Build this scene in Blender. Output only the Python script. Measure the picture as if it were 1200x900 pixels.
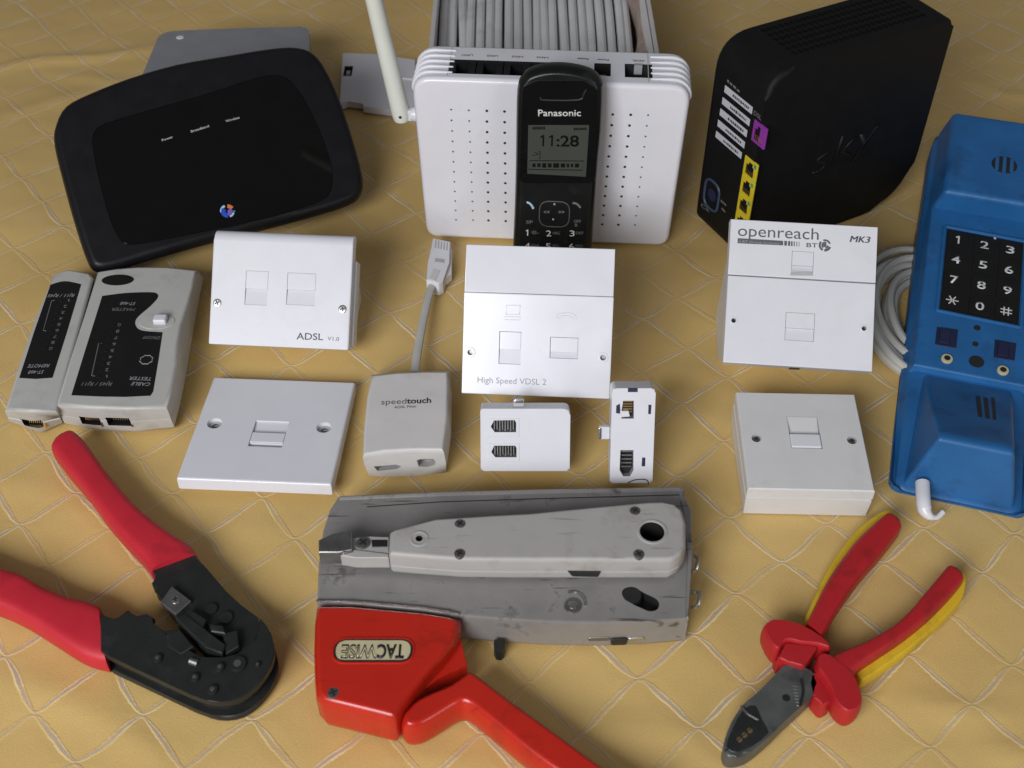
import bpy, bmesh, math, random
import numpy as np
from mathutils import Matrix, Vector
random.seed(7)
for o in list(bpy.data.objects): bpy.data.objects.remove(o)
scene = bpy.context.scene
COL = scene.collection
S = 0.001                                   # everything below is written in millimetres

# ------------------------------------------------------------------ camera
CAM = np.array([0.0, -513.0, 513.0]); TH = math.radians(45); FPX = 1400.0
cd = bpy.data.cameras.new('camera'); cam = bpy.data.objects.new('camera', cd); COL.objects.link(cam)
cd.sensor_width = 36; cd.lens = 36 * FPX / 1200; cd.clip_start = .02; cd.clip_end = 30
cam.location = CAM * S; cam.rotation_euler = (math.pi / 2 - TH, 0, 0)
cd.dof.use_dof = True; cd.dof.focus_distance = .70; cd.dof.aperture_fstop = 14
scene.camera = cam
# ------------------------------------------------------------------ light: dim room, window light from the near side
world = bpy.data.worlds.new('World'); scene.world = world; world.use_nodes = True
bg = world.node_tree.nodes['Background']
bg.inputs['Color'].default_value = (.93, .93, 1.0, 1); bg.inputs['Strength'].default_value = .11
def area(name, loc, target, sx, sy, power, col):
    l = bpy.data.lights.new(name, 'AREA'); l.shape = 'RECTANGLE'; l.size = sx; l.size_y = sy
    l.energy = power; l.color = col
    o = bpy.data.objects.new(name, l); COL.objects.link(o); o.location = loc
    o.rotation_euler = (Vector(target) - Vector(loc)).to_track_quat('-Z', 'Y').to_euler()
    return o
area('window_light', (-.66, -1.42, .98), (0, .05, 0), .85, .7, 28, (.94, .96, 1.0))
area('window_light', (1.1, -1.3, .8), (0.05, -.05, 0), .6, .7, 4, (.94, .96, 1.0))
scene.view_settings.view_transform = 'Standard'; scene.view_settings.look = 'None'
scene.view_settings.exposure = 0.15; scene.view_settings.gamma = 1
scene.render.engine = 'CYCLES'

# ------------------------------------------------------------------ pixel -> place
FW = np.array([0, math.cos(TH), -math.sin(TH)]); RT = np.array([1.0, 0, 0]); UP = np.array([0, math.sin(TH), math.cos(TH)])
def ray(u, v): return FW + RT * (u - 600) / FPX + UP * (450 - v) / FPX
def Rot(yaw, tilt=0, roll=0):
    a, b, c = [math.radians(q) for q in (yaw, tilt, roll)]
    Rz = np.array([[math.cos(a), -math.sin(a), 0], [math.sin(a), math.cos(a), 0], [0, 0, 1]])
    Rx = np.array([[1, 0, 0], [0, math.cos(b), -math.sin(b)], [0, math.sin(b), math.cos(b)]])
    Ry = np.array([[math.cos(c), 0, math.sin(c)], [0, 1, 0], [-math.sin(c), 0, math.cos(c)]])
    return Rz @ Rx @ Ry
class Fr:
    """a local frame (mm); px() meets the ray through a photo pixel with a local plane z = const"""
    def __init__(s, t, R=None): s.t = np.array(t, float); s.R = np.eye(3) if R is None else R
    def px(s, u, v, z=0.0):
        o = s.R.T @ (CAM - s.t); d = s.R.T @ ray(u, v); k = (z - o[2]) / d[2]; p = o + k * d
        return (float(p[0]), float(p[1]))
    def pts(s, L, z=0.0): return [s.px(u, v, z) for u, v in L]
    def mat(s):
        m = Matrix.Identity(4)
        for i in range(3):
            for j in range(3): m[i][j] = s.R[i, j]
            m[i][3] = s.t[i]
        return m
    def rel(s, root): return root.mat().inverted() @ s.mat()
    def sub(s, origin, ax, ay):              # sub frame given by local origin and two local axes
        ax = np.array(ax, float); ay = np.array(ay, float)
        B = np.stack([ax, ay, np.cross(ax, ay)], 1)
        return Fr(s.t + s.R @ np.array(origin, float), s.R @ B)
def on(u, v, z=0.0):
    d = ray(u, v); k = (z - CAM[2]) / d[2]; return CAM + k * d
def Z(ox, oy, sc, L): return [(ox + x / sc, oy + y / sc) for x, y in L]

# ------------------------------------------------------------------ materials
def hexc(h):
    h = h.lstrip('#'); out = []
    for i in (0, 2, 4):
        c = int(h[i:i+2], 16) / 255
        out.append(c / 12.92 if c <= .04045 else ((c + .055) / 1.055) ** 2.4)
    return tuple(out)
def mat(name, col, rough=.45, var=.06, vs=60, bump=.0, bs=900, metal=0, coat=0, spec=.5, dirt=None, dirt_amt=.0, dirt_scale=25, dirt_thr=.55, rvar=.08, scr=0, scr_col=(.04, .035, .03)):
    m = bpy.data.materials.new(name); m.use_nodes = True
    nt = m.node_tree; N = nt.nodes; L = nt.links; b = N['Principled BSDF']
    if isinstance(col, str): col = hexc(col)
    tc = N.new('ShaderNodeTexCoord')
    n1 = N.new('ShaderNodeTexNoise'); n1.inputs['Scale'].default_value = vs; n1.inputs['Detail'].default_value = 5
    L.new(tc.outputs['Object'], n1.inputs['Vector'])
    ramp = N.new('ShaderNodeValToRGB'); ramp.color_ramp.elements[0].position = .3; ramp.color_ramp.elements[1].position = .7
    ramp.color_ramp.elements[0].color = tuple(c * (1 - var) for c in col) + (1,)
    ramp.color_ramp.elements[1].color = tuple(min(1, c * (1 + var)) for c in col) + (1,)
    L.new(n1.outputs['Fac'], ramp.inputs['Fac'])
    last = ramp.outputs['Color']
    if dirt is not None:
        if isinstance(dirt, str): dirt = hexc(dirt)
        n2 = N.new('ShaderNodeTexNoise'); n2.inputs['Scale'].default_value = dirt_scale; n2.inputs['Detail'].default_value = 9; n2.inputs['Roughness'].default_value = .7
        L.new(tc.outputs['Object'], n2.inputs['Vector'])
        mr = N.new('ShaderNodeMapRange'); mr.inputs['From Min'].default_value = dirt_thr; mr.inputs['From Max'].default_value = dirt_thr + .14; mr.inputs['To Max'].default_value = dirt_amt
        L.new(n2.outputs['Fac'], mr.inputs['Value'])
        mx = N.new('ShaderNodeMix'); mx.data_type = 'RGBA'
        L.new(mr.outputs['Result'], mx.inputs['Factor']); L.new(last, mx.inputs['A']); mx.inputs['B'].default_value = tuple(dirt) + (1,)
        last = mx.outputs['Result']
    if scr:
        for ang, thr_ in ((.5, .66), (-.9, .69), (1.4, .70)):
            mp = N.new('ShaderNodeMapping'); mp.inputs['Rotation'].default_value = (0, 0, ang); mp.inputs['Scale'].default_value = (26, 420, 60); L.new(tc.outputs['Object'], mp.inputs['Vector'])
            n4 = N.new('ShaderNodeTexNoise'); n4.inputs['Scale'].default_value = 1; n4.inputs['Detail'].default_value = 4; L.new(mp.outputs[0], n4.inputs['Vector'])
            m4 = N.new('ShaderNodeMapRange'); m4.inputs['From Min'].default_value = thr_; m4.inputs['From Max'].default_value = thr_ + .05; m4.inputs['To Max'].default_value = scr; L.new(n4.outputs['Fac'], m4.inputs['Value'])
            x4 = N.new('ShaderNodeMix'); x4.data_type = 'RGBA'; L.new(m4.outputs['Result'], x4.inputs['Factor']); L.new(last, x4.inputs['A']); x4.inputs['B'].default_value = tuple(scr_col) + (1,); last = x4.outputs['Result']
    L.new(last, b.inputs['Base Color'])
    mr2 = N.new('ShaderNodeMapRange'); mr2.inputs['To Min'].default_value = max(.02, rough - rvar); mr2.inputs['To Max'].default_value = min(1, rough + rvar)
    L.new(n1.outputs['Fac'], mr2.inputs['Value']); L.new(mr2.outputs['Result'], b.inputs['Roughness'])
    b.inputs['Metallic'].default_value = metal; b.inputs['Coat Weight'].default_value = coat; b.inputs['Specular IOR Level'].default_value = spec
    if bump:
        n3 = N.new('ShaderNodeTexNoise'); n3.inputs['Scale'].default_value = bs; n3.inputs['Detail'].default_value = 3
        L.new(tc.outputs['Object'], n3.inputs['Vector'])
        bp = N.new('ShaderNodeBump'); bp.inputs['Strength'].default_value = bump; bp.inputs['Distance'].default_value = .0003
        L.new(n3.outputs['Fac'], bp.inputs['Height']); L.new(bp.outputs['Normal'], b.inputs['Normal'])
    return m
M = {}
M['white'] = mat('white_plastic', (.69, .68, .71), .34, .02, 40, .06, 700, dirt=(.45, .40, .33), dirt_amt=.10, dirt_scale=30, dirt_thr=.52)
M['white_gloss'] = mat('glossy_white_plastic', (.71, .70, .735), .22, .02, 40, .02, 500, dirt=(.45, .40, .33), dirt_amt=.08, dirt_scale=30, dirt_thr=.54)
M['ivory'] = mat('ivory_plastic', (.60, .575, .55), .40, .03, 50, .10, 1100, dirt=(.30, .24, .17), dirt_amt=.22, dirt_scale=35, dirt_thr=.54)
M['cream_box'] = mat('aged_white_plastic', (.63, .62, .605), .36, .03, 45, .10, 1100, dirt=(.35, .30, .22), dirt_amt=.16, dirt_scale=32, dirt_thr=.55)
M['tester'] = mat('tester_grey_plastic', (.47, .46, .43), .45, .03, 50, .12, 1200, dirt=(.2, .17, .12), dirt_amt=.25, dirt_scale=38, dirt_thr=.56)
M['pocket'] = mat('socket_recess_plastic', (.42, .41, .41), .5, .05)
M['dark'] = mat('dark_socket_plastic', (.015, .015, .015), .45, .2)
M['black'] = mat('satin_black_plastic', (.007, .007, .008), .42, .12, 80, .10, 1400, spec=.28)
M['black_phone'] = mat('black_handset_plastic', (.006, .0065, .006), .30, .15, 60, .05, 1200, spec=.3, dirt=(.05, .05, .05), dirt_amt=.3, dirt_scale=40)
M['gloss'] = mat('piano_black', (.004, .004, .004), .06, .1, 60, rvar=.03, spec=.3)
M['black_matt'] = mat('textured_black_plastic', (.0055, .0055, .0055), .55, .15, 80, .25, 1500, spec=.2)
M['label_black'] = mat('black_printed_label', (.009, .009, .008), .38, .1, spec=.3)
M['grey_slab'] = mat('grey_painted_metal', (.24, .24, .255), .40, .05, 50, .10, 1300, dirt=(.12, .12, .12), dirt_amt=.3, dirt_scale=28)
M['silver'] = mat('worn_silver_paint', (.29, .275, .26), .40, .08, 70, .15, 700, metal=.3, dirt=(.05, .042, .035), dirt_amt=.85, dirt_scale=70, dirt_thr=.575, scr=.75)
M['krone'] = mat('grey_tool_plastic', (.39, .37, .345), .50, .03, 60, .15, 1100, dirt=(.20, .17, .13), dirt_amt=.4, dirt_scale=45, dirt_thr=.55, scr=.35)
M['steel'] = mat('bright_steel', (.55, .54, .52), .25, .1, 120, .05, 900, metal=1)
M['dull_steel'] = mat('dull_steel', (.26, .25, .24), .40, .15, 150, .1, 900, metal=.9)
M['black_steel'] = mat('black_oxide_steel', (.016, .017, .016), .45, .15, 90, .12, 900, spec=.35, dirt=(.05, .047, .043), dirt_amt=.4, dirt_scale=60)
M['blade_steel'] = mat('dark_forged_steel', (.10, .105, .10), .40, .2, 90, .15, 700, metal=.3, dirt=(.03, .028, .025), dirt_amt=.6, dirt_scale=55)
M['red_grip'] = mat('red_vinyl_grip', (.50, .016, .030), .48, .06, 50, .12, 800, dirt=(.16, .010, .014), dirt_amt=.4, dirt_scale=30, dirt_thr=.56)
M['red_gun'] = mat('orange_red_enamel', (.47, .017, .007), .26, .04, 40, .08, 600, dirt=(.20, .012, .006), dirt_amt=.5, dirt_scale=40, dirt_thr=.56, scr=.5, scr_col=(.18, .012, .006))
M['red_cut'] = mat('red_insulated_grip', (.42, .012, .016), .46, .06, 50, .1, 700, dirt=(.14, .008, .010), dirt_amt=.6, dirt_scale=40, dirt_thr=.54)
M['yellow_cut'] = mat('yellow_insulated_grip', (.66, .44, .02), .5, .05, 50, .1, 700, dirt=(.25, .12, .02), dirt_amt=.4, dirt_scale=40, dirt_thr=.56)
M['blue'] = mat('blue_handset_plastic', (.015, .112, .30), .44, .12, 40, .15, 900, dirt=(.012, .050, .14), dirt_amt=.6, dirt_scale=34, dirt_thr=.52)
M['navy'] = mat('navy_switch_plastic', (.012, .016, .05), .45, .1)
M['vent'] = mat('vent_shadow', (.003, .003, .003), .8, .1, spec=.12)
M['white_ink'] = mat('white_print', (.62, .62, .60), .6, .08)
M['pale_ink'] = mat('faint_white_print', (.16, .16, .15), .6, .1)
M['grey_ink'] = mat('grey_print', (.10, .10, .105), .6, .1)
M['light_grey_ink'] = mat('light_grey_print', (.30, .30, .31), .6, .05)
M['dark_ink'] = mat('dark_print', (.03, .03, .03), .6, .1)
M['lcd'] = mat('lcd_glass', (.050, .055, .043), .4, .05, 30, spec=.15)
M['lcd_ink'] = mat('lcd_segments', (.006, .007, .005), .8, .1, spec=.05)
M['purple'] = mat('purple_socket_plastic', (.25, .030, .30), .45, .1)
M['yellow'] = mat('yellow_socket_plastic', (.62, .48, .02), .45, .08)
M['sticker'] = mat('white_sticker', (.52, .52, .55), .5, .05)
M['ring_blue'] = mat('blue_grey_print', (.035, .055, .10), .5, .1)
M['cord'] = mat('grey_cord', (.50, .49, .45), .5, .05, 60, .1, 900, dirt=(.25, .2, .15), dirt_amt=.25, dirt_scale=40)
M['cable'] = mat('grey_cable_sheath', (.62, .62, .61), .42, .05, 45, .08, 700, dirt=(.2, .19, .18), dirt_amt=.35, dirt_scale=35)
M['card'] = mat('brown_cardboard', (.35, .27, .22), .85, .08, 60, .3, 500, dirt=(.5, .45, .42), dirt_amt=.5, dirt_scale=60)
M['card_white'] = mat('white_faced_cardboard', (.58, .55, .53), .7, .05, 60, .2, 600)
M['aerial'] = mat('aerial_white_plastic', (.66, .67, .60), .36, .03, 50, .05, 700)
M['badge'] = mat('brass_badge', (.62, .55, .33), .32, .1, 90, .08, 900, metal=.25)
M['gold'] = mat('gold_contacts', (.70, .50, .22), .3, .1, metal=1)
M['green'] = mat('green_print', (.03, .30, .20), .5, .1)
M['emb_blue'] = mat('emblem_blue', (.03, .09, .50), .3, .2)
M['emb_orange'] = mat('emblem_orange', (.65, .20, .05), .3, .1)
M['emb_violet'] = mat('emblem_violet', (.22, .10, .50), .3, .1)
M['emb_pale'] = mat('emblem_pale', (.42, .60, .75), .3, .1)
M['red_core'] = mat('red_print', (.45, .03, .02), .5, .1)

# ------------------------------------------------------------------ object helpers
def link(o): COL.objects.link(o); return o
def thing(name, label, cat, fr, group=None):
    o = link(bpy.data.objects.new(name, None)); m = fr.mat()
    for i in range(3): m[i][3] *= S
    o.matrix_world = m; o.empty_display_size = .01
    o['label'] = label; o['category'] = cat; o['kind'] = 'thing'
    if group: o['group'] = group
    return o
def me_from(bm, name):
    bmesh.ops.remove_doubles(bm, verts=bm.verts[:], dist=2e-6)
    bmesh.ops.recalc_face_normals(bm, faces=bm.faces[:])
    me = bpy.data.meshes.new(name); bm.to_mesh(me); bm.free(); return me
def make(name, bm, m, parent=None, xf=None, cut=None, cutmat=None, sharp=35, label=None, wn=True, flat=False, selfcut=False):
    if xf is not None: bm.transform(xf)
    bm.transform(Matrix.Scale(S, 4))
    me = me_from(bm, name); o = bpy.data.objects.new(name, me); link(o)
    me.materials.append(M[m])
    if cut is not None:
        if xf is not None: cut.transform(xf)
        cut.transform(Matrix.Scale(S, 4))
        cm = me_from(cut, 'cutter'); co = link(bpy.data.objects.new('cutter', cm)); cm.materials.append(M[cutmat or m])
        md = o.modifiers.new('b', 'BOOLEAN'); md.operation = 'DIFFERENCE'; md.solver = 'EXACT'; md.object = co
        md.material_mode = 'TRANSFER'; md.use_self = selfcut
        dg = bpy.context.evaluated_depsgraph_get(); dg.update()
        nm = bpy.data.meshes.new_from_object(o.evaluated_get(dg)); o.modifiers.clear(); o.data = nm; nm.name = name
        bpy.data.objects.remove(co); bpy.data.meshes.remove(cm); bpy.data.meshes.remove(me); me = nm
    if not flat:
        me.shade_smooth(); me.set_sharp_from_angle(angle=math.radians(sharp))
        if wn and len(me.polygons) > 8:
            w = o.modifiers.new('weighted_normal', 'WEIGHTED_NORMAL'); w.keep_sharp = True
    if parent is not None: o.parent = parent
    if label: o['label'] = label
    return o
def BM(): return bmesh.new()
def fillet(pts, r, n=4):
    out = []; k = len(pts)
    rr = r if isinstance(r, (list, tuple)) else [r] * k
    for i in range(k):
        p = np.array(pts[i]); a = np.array(pts[i-1]) - p; b = np.array(pts[(i+1) % k]) - p
        la, lb = np.linalg.norm(a), np.linalg.norm(b); a = a / la; b = b / lb
        ang = math.acos(max(-1, min(1, float(a @ b))))
        if rr[i] <= 0 or ang > 3.0: out.append(tuple(p)); continue
        d = min(rr[i] / math.tan(ang / 2), la * .48, lb * .48)
        p0 = p + a * d; p1 = p + b * d
        for j in range(n + 1):
            t = j / n; q = (1-t)**2 * p0 + 2*t*(1-t) * p + t*t * p1
            out.append((float(q[0]), float(q[1])))
    return out
def smooth(pts, n=3, closed=True):
    """Catmull-Rom through traced points"""
    P = [np.array(p, float) for p in pts]; k = len(P); out = []
    rng = range(k) if closed else range(k - 1)
    for i in rng:
        if closed: a, b, c, d = P[i-1], P[i], P[(i+1) % k], P[(i+2) % k]
        else: a, b, c, d = P[max(i-1, 0)], P[i], P[i+1], P[min(i+2, k-1)]
        for j in range(n):
            t = j / n
            q = .5 * ((2*b) + (-a + c) * t + (2*a - 5*b + 4*c - d) * t*t + (-a + 3*b - 3*c + d) * t**3)
            out.append(tuple(float(x) for x in q))
    if not closed: out.append(tuple(float(x) for x in P[-1]))
    return out
def prism(bm, pts, z0, z1, bev=0, seg=3, bot=0, taper=None):
    """outline extruded z0..z1, rounded top rim; taper scales the bottom outline"""
    n = len(pts); c = np.mean(np.array(pts), 0)
    lo = [bm.verts.new(((p[0]-c[0])*(taper or 1)+c[0], (p[1]-c[1])*(taper or 1)+c[1], z0)) for p in pts]
    hi = [bm.verts.new((p[0], p[1], z1)) for p in pts]
    ft = bm.faces.new(hi); fb = bm.faces.new(lo[::-1])
    for i in range(n): bm.faces.new((lo[i], lo[(i+1) % n], hi[(i+1) % n], hi[i]))
    if bev: bmesh.ops.bevel(bm, geom=list(ft.edges), offset=bev, segments=seg, profile=.5, affect='EDGES', clamp_overlap=True)
    if bot and fb.is_valid: bmesh.ops.bevel(bm, geom=list(fb.edges), offset=bot, segments=seg, profile=.5, affect='EDGES', clamp_overlap=True)
    return bm
def box(bm, c, s, bev=0, seg=2, rz=0):
    b2 = BM(); bmesh.ops.create_cube(b2, size=1)
    b2.transform(Matrix.Diagonal((s[0], s[1], s[2], 1)))
    if bev: bmesh.ops.bevel(b2, geom=b2.edges[:], offset=bev, segments=seg, profile=.5, affect='EDGES', clamp_overlap=True)
    b2.transform(Matrix.Translation(c) @ Matrix.Rotation(rz, 4, 'Z'))
    return add(bm, b2)
def add(bm, b2):
    me = bpy.data.meshes.new('t'); b2.to_mesh(me); b2.free(); bm.from_mesh(me); bpy.data.meshes.remove(me); return bm
def cyl(bm, c, r, z0, z1, n=20, bev=0, r2=None, sx=1, sy=1):
    pts = [(c[0] + sx * r * math.cos(2*math.pi*i/n), c[1] + sy * r * math.sin(2*math.pi*i/n)) for i in range(n)]
    b2 = BM(); prism(b2, pts, z0, z1, bev, 2, taper=(r2 / r if r2 else None)); return add(bm, b2)
def tube(bm, P, r, n=8, closed=False, flat=1.0):
    P = [Vector(p) for p in P]; k = len(P); rings = []; up = Vector((0, 0, 1)); prev = None
    for i in range(k):
        t = (P[(i+1) % k] - P[i-1]) if closed else (P[min(i+1, k-1)] - P[max(i-1, 0)])
        t.normalize()
        if prev is None:
            a = up if abs(t.dot(up)) < .95 else Vector((1, 0, 0)); x = t.cross(a).normalized()
        else: x = (prev - t * prev.dot(t)).normalized()
        prev = x; y = t.cross(x)
        rad = r[i] if isinstance(r, (list, tuple)) else r
        rings.append([bm.verts.new(P[i] + x * rad * math.cos(2*math.pi*j/n) + y * rad * flat * math.sin(2*math.pi*j/n)) for j in range(n)])
    for i in range(k if closed else k - 1):
        a = rings[i]; b = rings[(i+1) % k]
        for j in range(n): bm.faces.new((a[j], a[(j+1) % n], b[(j+1) % n], b[j]))
    if not closed: bm.faces.new(rings[0][::-1]); bm.faces.new(rings[-1])
    return bm
def loft(bm, rings, cap=True):
    V = [[bm.verts.new(p) for p in r] for r in rings]; n = len(V[0])
    for a, b in zip(V, V[1:]):
        for j in range(n): bm.faces.new((a[j], a[(j+1) % n], b[(j+1) % n], b[j]))
    if cap: bm.faces.new(V[0][::-1]); bm.faces.new(V[-1])
    return bm
def rrect(cx, cy, w, h, r=0, n=4):
    p = [(cx-w/2, cy-h/2), (cx+w/2, cy-h/2), (cx+w/2, cy+h/2), (cx-w/2, cy+h/2)]
    return fillet(p, r, n) if r else p
def bbox(pts): a = np.array(pts); lo = a.min(0); hi = a.max(0); return (lo+hi)/2, hi-lo
def write(name, s, parent, p0, p1, m, z=.0, h=None, bold=0.0, shear=0.0, xf=None, up=None, thick=.05):
    """lettering from local point p0 (start of baseline) to p1 (its end); h = capital height in mm"""
    cu = bpy.data.curves.new('t', 'FONT'); cu.body = s; cu.size = 1; cu.extrude = 0; cu.offset = bold; cu.shear = shear; cu.resolution_u = 3
    to = bpy.data.objects.new('t', cu); link(to)
    dg = bpy.context.evaluated_depsgraph_get(); dg.update()
    me = bpy.data.meshes.new_from_object(to.evaluated_get(dg)); bpy.data.objects.remove(to); bpy.data.curves.remove(cu)
    co = np.array([v.co[:] for v in me.vertices])
    x0, x1 = co[:, 0].min(), co[:, 0].max()
    d = np.array(p1, float) - np.array(p0, float); w = np.linalg.norm(d); d /= w; nrm = np.array([-d[1], d[0]])
    if up is not None: nrm = np.array(up, float)
    k = w / (x1 - x0); ky = k if h is None else h / .73
    for v in me.vertices:
        a = (v.co.x - x0) * k; b = v.co.y * ky
        v.co = (p0[0] + d[0]*a + nrm[0]*b, p0[1] + d[1]*a + nrm[1]*b, z)
    bm = BM(); bm.from_mesh(me); bpy.data.meshes.remove(me)
    if thick:
        g = bmesh.ops.extrude_face_region(bm, geom=bm.faces[:])
        bmesh.ops.translate(bm, vec=(0, 0, thick), verts=[e for e in g['geom'] if isinstance(e, bmesh.types.BMVert)])
    return make(name, bm, m, parent, xf, wn=False, flat=True)
def pwrite(name, s, parent, fr, a, b, m, z=.0, root=None, **k):
    return write(name, s, parent, fr.px(a[0], a[1], z), fr.px(b[0], b[1], z), m, z=z, xf=(fr.rel(root) if root else None), **k)
def screw(parent, p, r, z, m='dull_steel', name='screw', cross=True, xf=None, depth=.8):
    b = BM(); cyl(b, p, r, z - 1.5, z + depth, 18, .35 * r)
    o = make(name, b, m, parent, xf)
    if cross:
        a = random.uniform(0, 1.5); e = BM()
        box(e, (p[0], p[1], z + depth), (r*1.2, r*.28, .12), rz=a); box(e, (p[0], p[1], z + depth + .01), (r*.28, r*1.2, .12), rz=a)
        make('cross_slot', e, 'dark', o, xf, wn=False)
    return o
def dashes(parent, p0, p1, h, m, z, xf=None, n=7, name='printed_line'):
    """print too fine to read: a row of small uneven marks"""
    p0 = np.array(p0, float); p1 = np.array(p1, float); d = p1 - p0; w = np.linalg.norm(d); d /= w; a = math.atan2(d[1], d[0]); b = BM(); x = 0.0
    while x < w:
        l = random.uniform(.5, 1.3) * w / n * .8; l = min(l, w - x)
        c = p0 + d * (x + l/2) + np.array([-d[1], d[0]]) * h * random.uniform(.45, .55)
        box(b, (c[0], c[1], z), (l, h * random.uniform(.7, 1), .06), rz=a); x += l + w / n * .28
    return make(name, b, m, parent, xf, wn=False, flat=True)
def resample(P, n):
    P = np.array(P, float); s = np.concatenate([[0], np.cumsum(np.linalg.norm(np.diff(P, axis=0), axis=1))]); t = np.linspace(0, s[-1], n)
    return np.stack([np.interp(t, s, P[:, k]) for k in range(P.shape[1])], 1)
def sweep(bm, left, right, z0, z1, n=26, m=16, power=.75, ends=(1, 1), zoff=None, ez=.035):
    """rounded bar between a left and a right edge line"""
    Lq = resample(smooth(left, 4, False), 200); Rq = resample(smooth(right, 4, False), 200); rings = []
    A_ = [0, .006, .014, .024, .035] + list(np.linspace(.06, .94, n)) + [.965, .976, .986, .994, 1]
    for a in A_:
        i = int(round(a * 199)); c = (Lq[i] + Rq[i]) / 2; h = (Rq[i] - Lq[i]) / 2; k = 1.0
        if ends[0] and a < ez: k = math.sqrt(max(.30, 1 - ((ez - a) / ez) ** 2))
        if ends[1] and a > 1 - ez: k = math.sqrt(max(.30, 1 - ((a - 1 + ez) / ez) ** 2))
        zc = (z0 + z1) / 2 + (zoff(a) if zoff else 0); hz = (z1 - z0) / 2 * (.35 + .65 * k); ring = []
        for j in range(m):
            q = 2 * math.pi * j / m; cx, sz = math.cos(q), math.sin(q)
            cx = math.copysign(abs(cx) ** power, cx); sz = math.copysign(abs(sz) ** power, sz)
            p = c + h * cx * k; ring.append((p[0], p[1], zc + hz * sz))
        rings.append(ring)
    return loft(bm, rings)
def one(bm, x, y, h, z):
    """a figure 1 with its flag"""
    w = h * .15; box(bm, (x + w*.6, y + h/2, z), (w, h, .1)); box(bm, (x - w*.3, y + h*.86, z + .004), (h*.30, w*.9, .1), rz=.65); return bm

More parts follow.
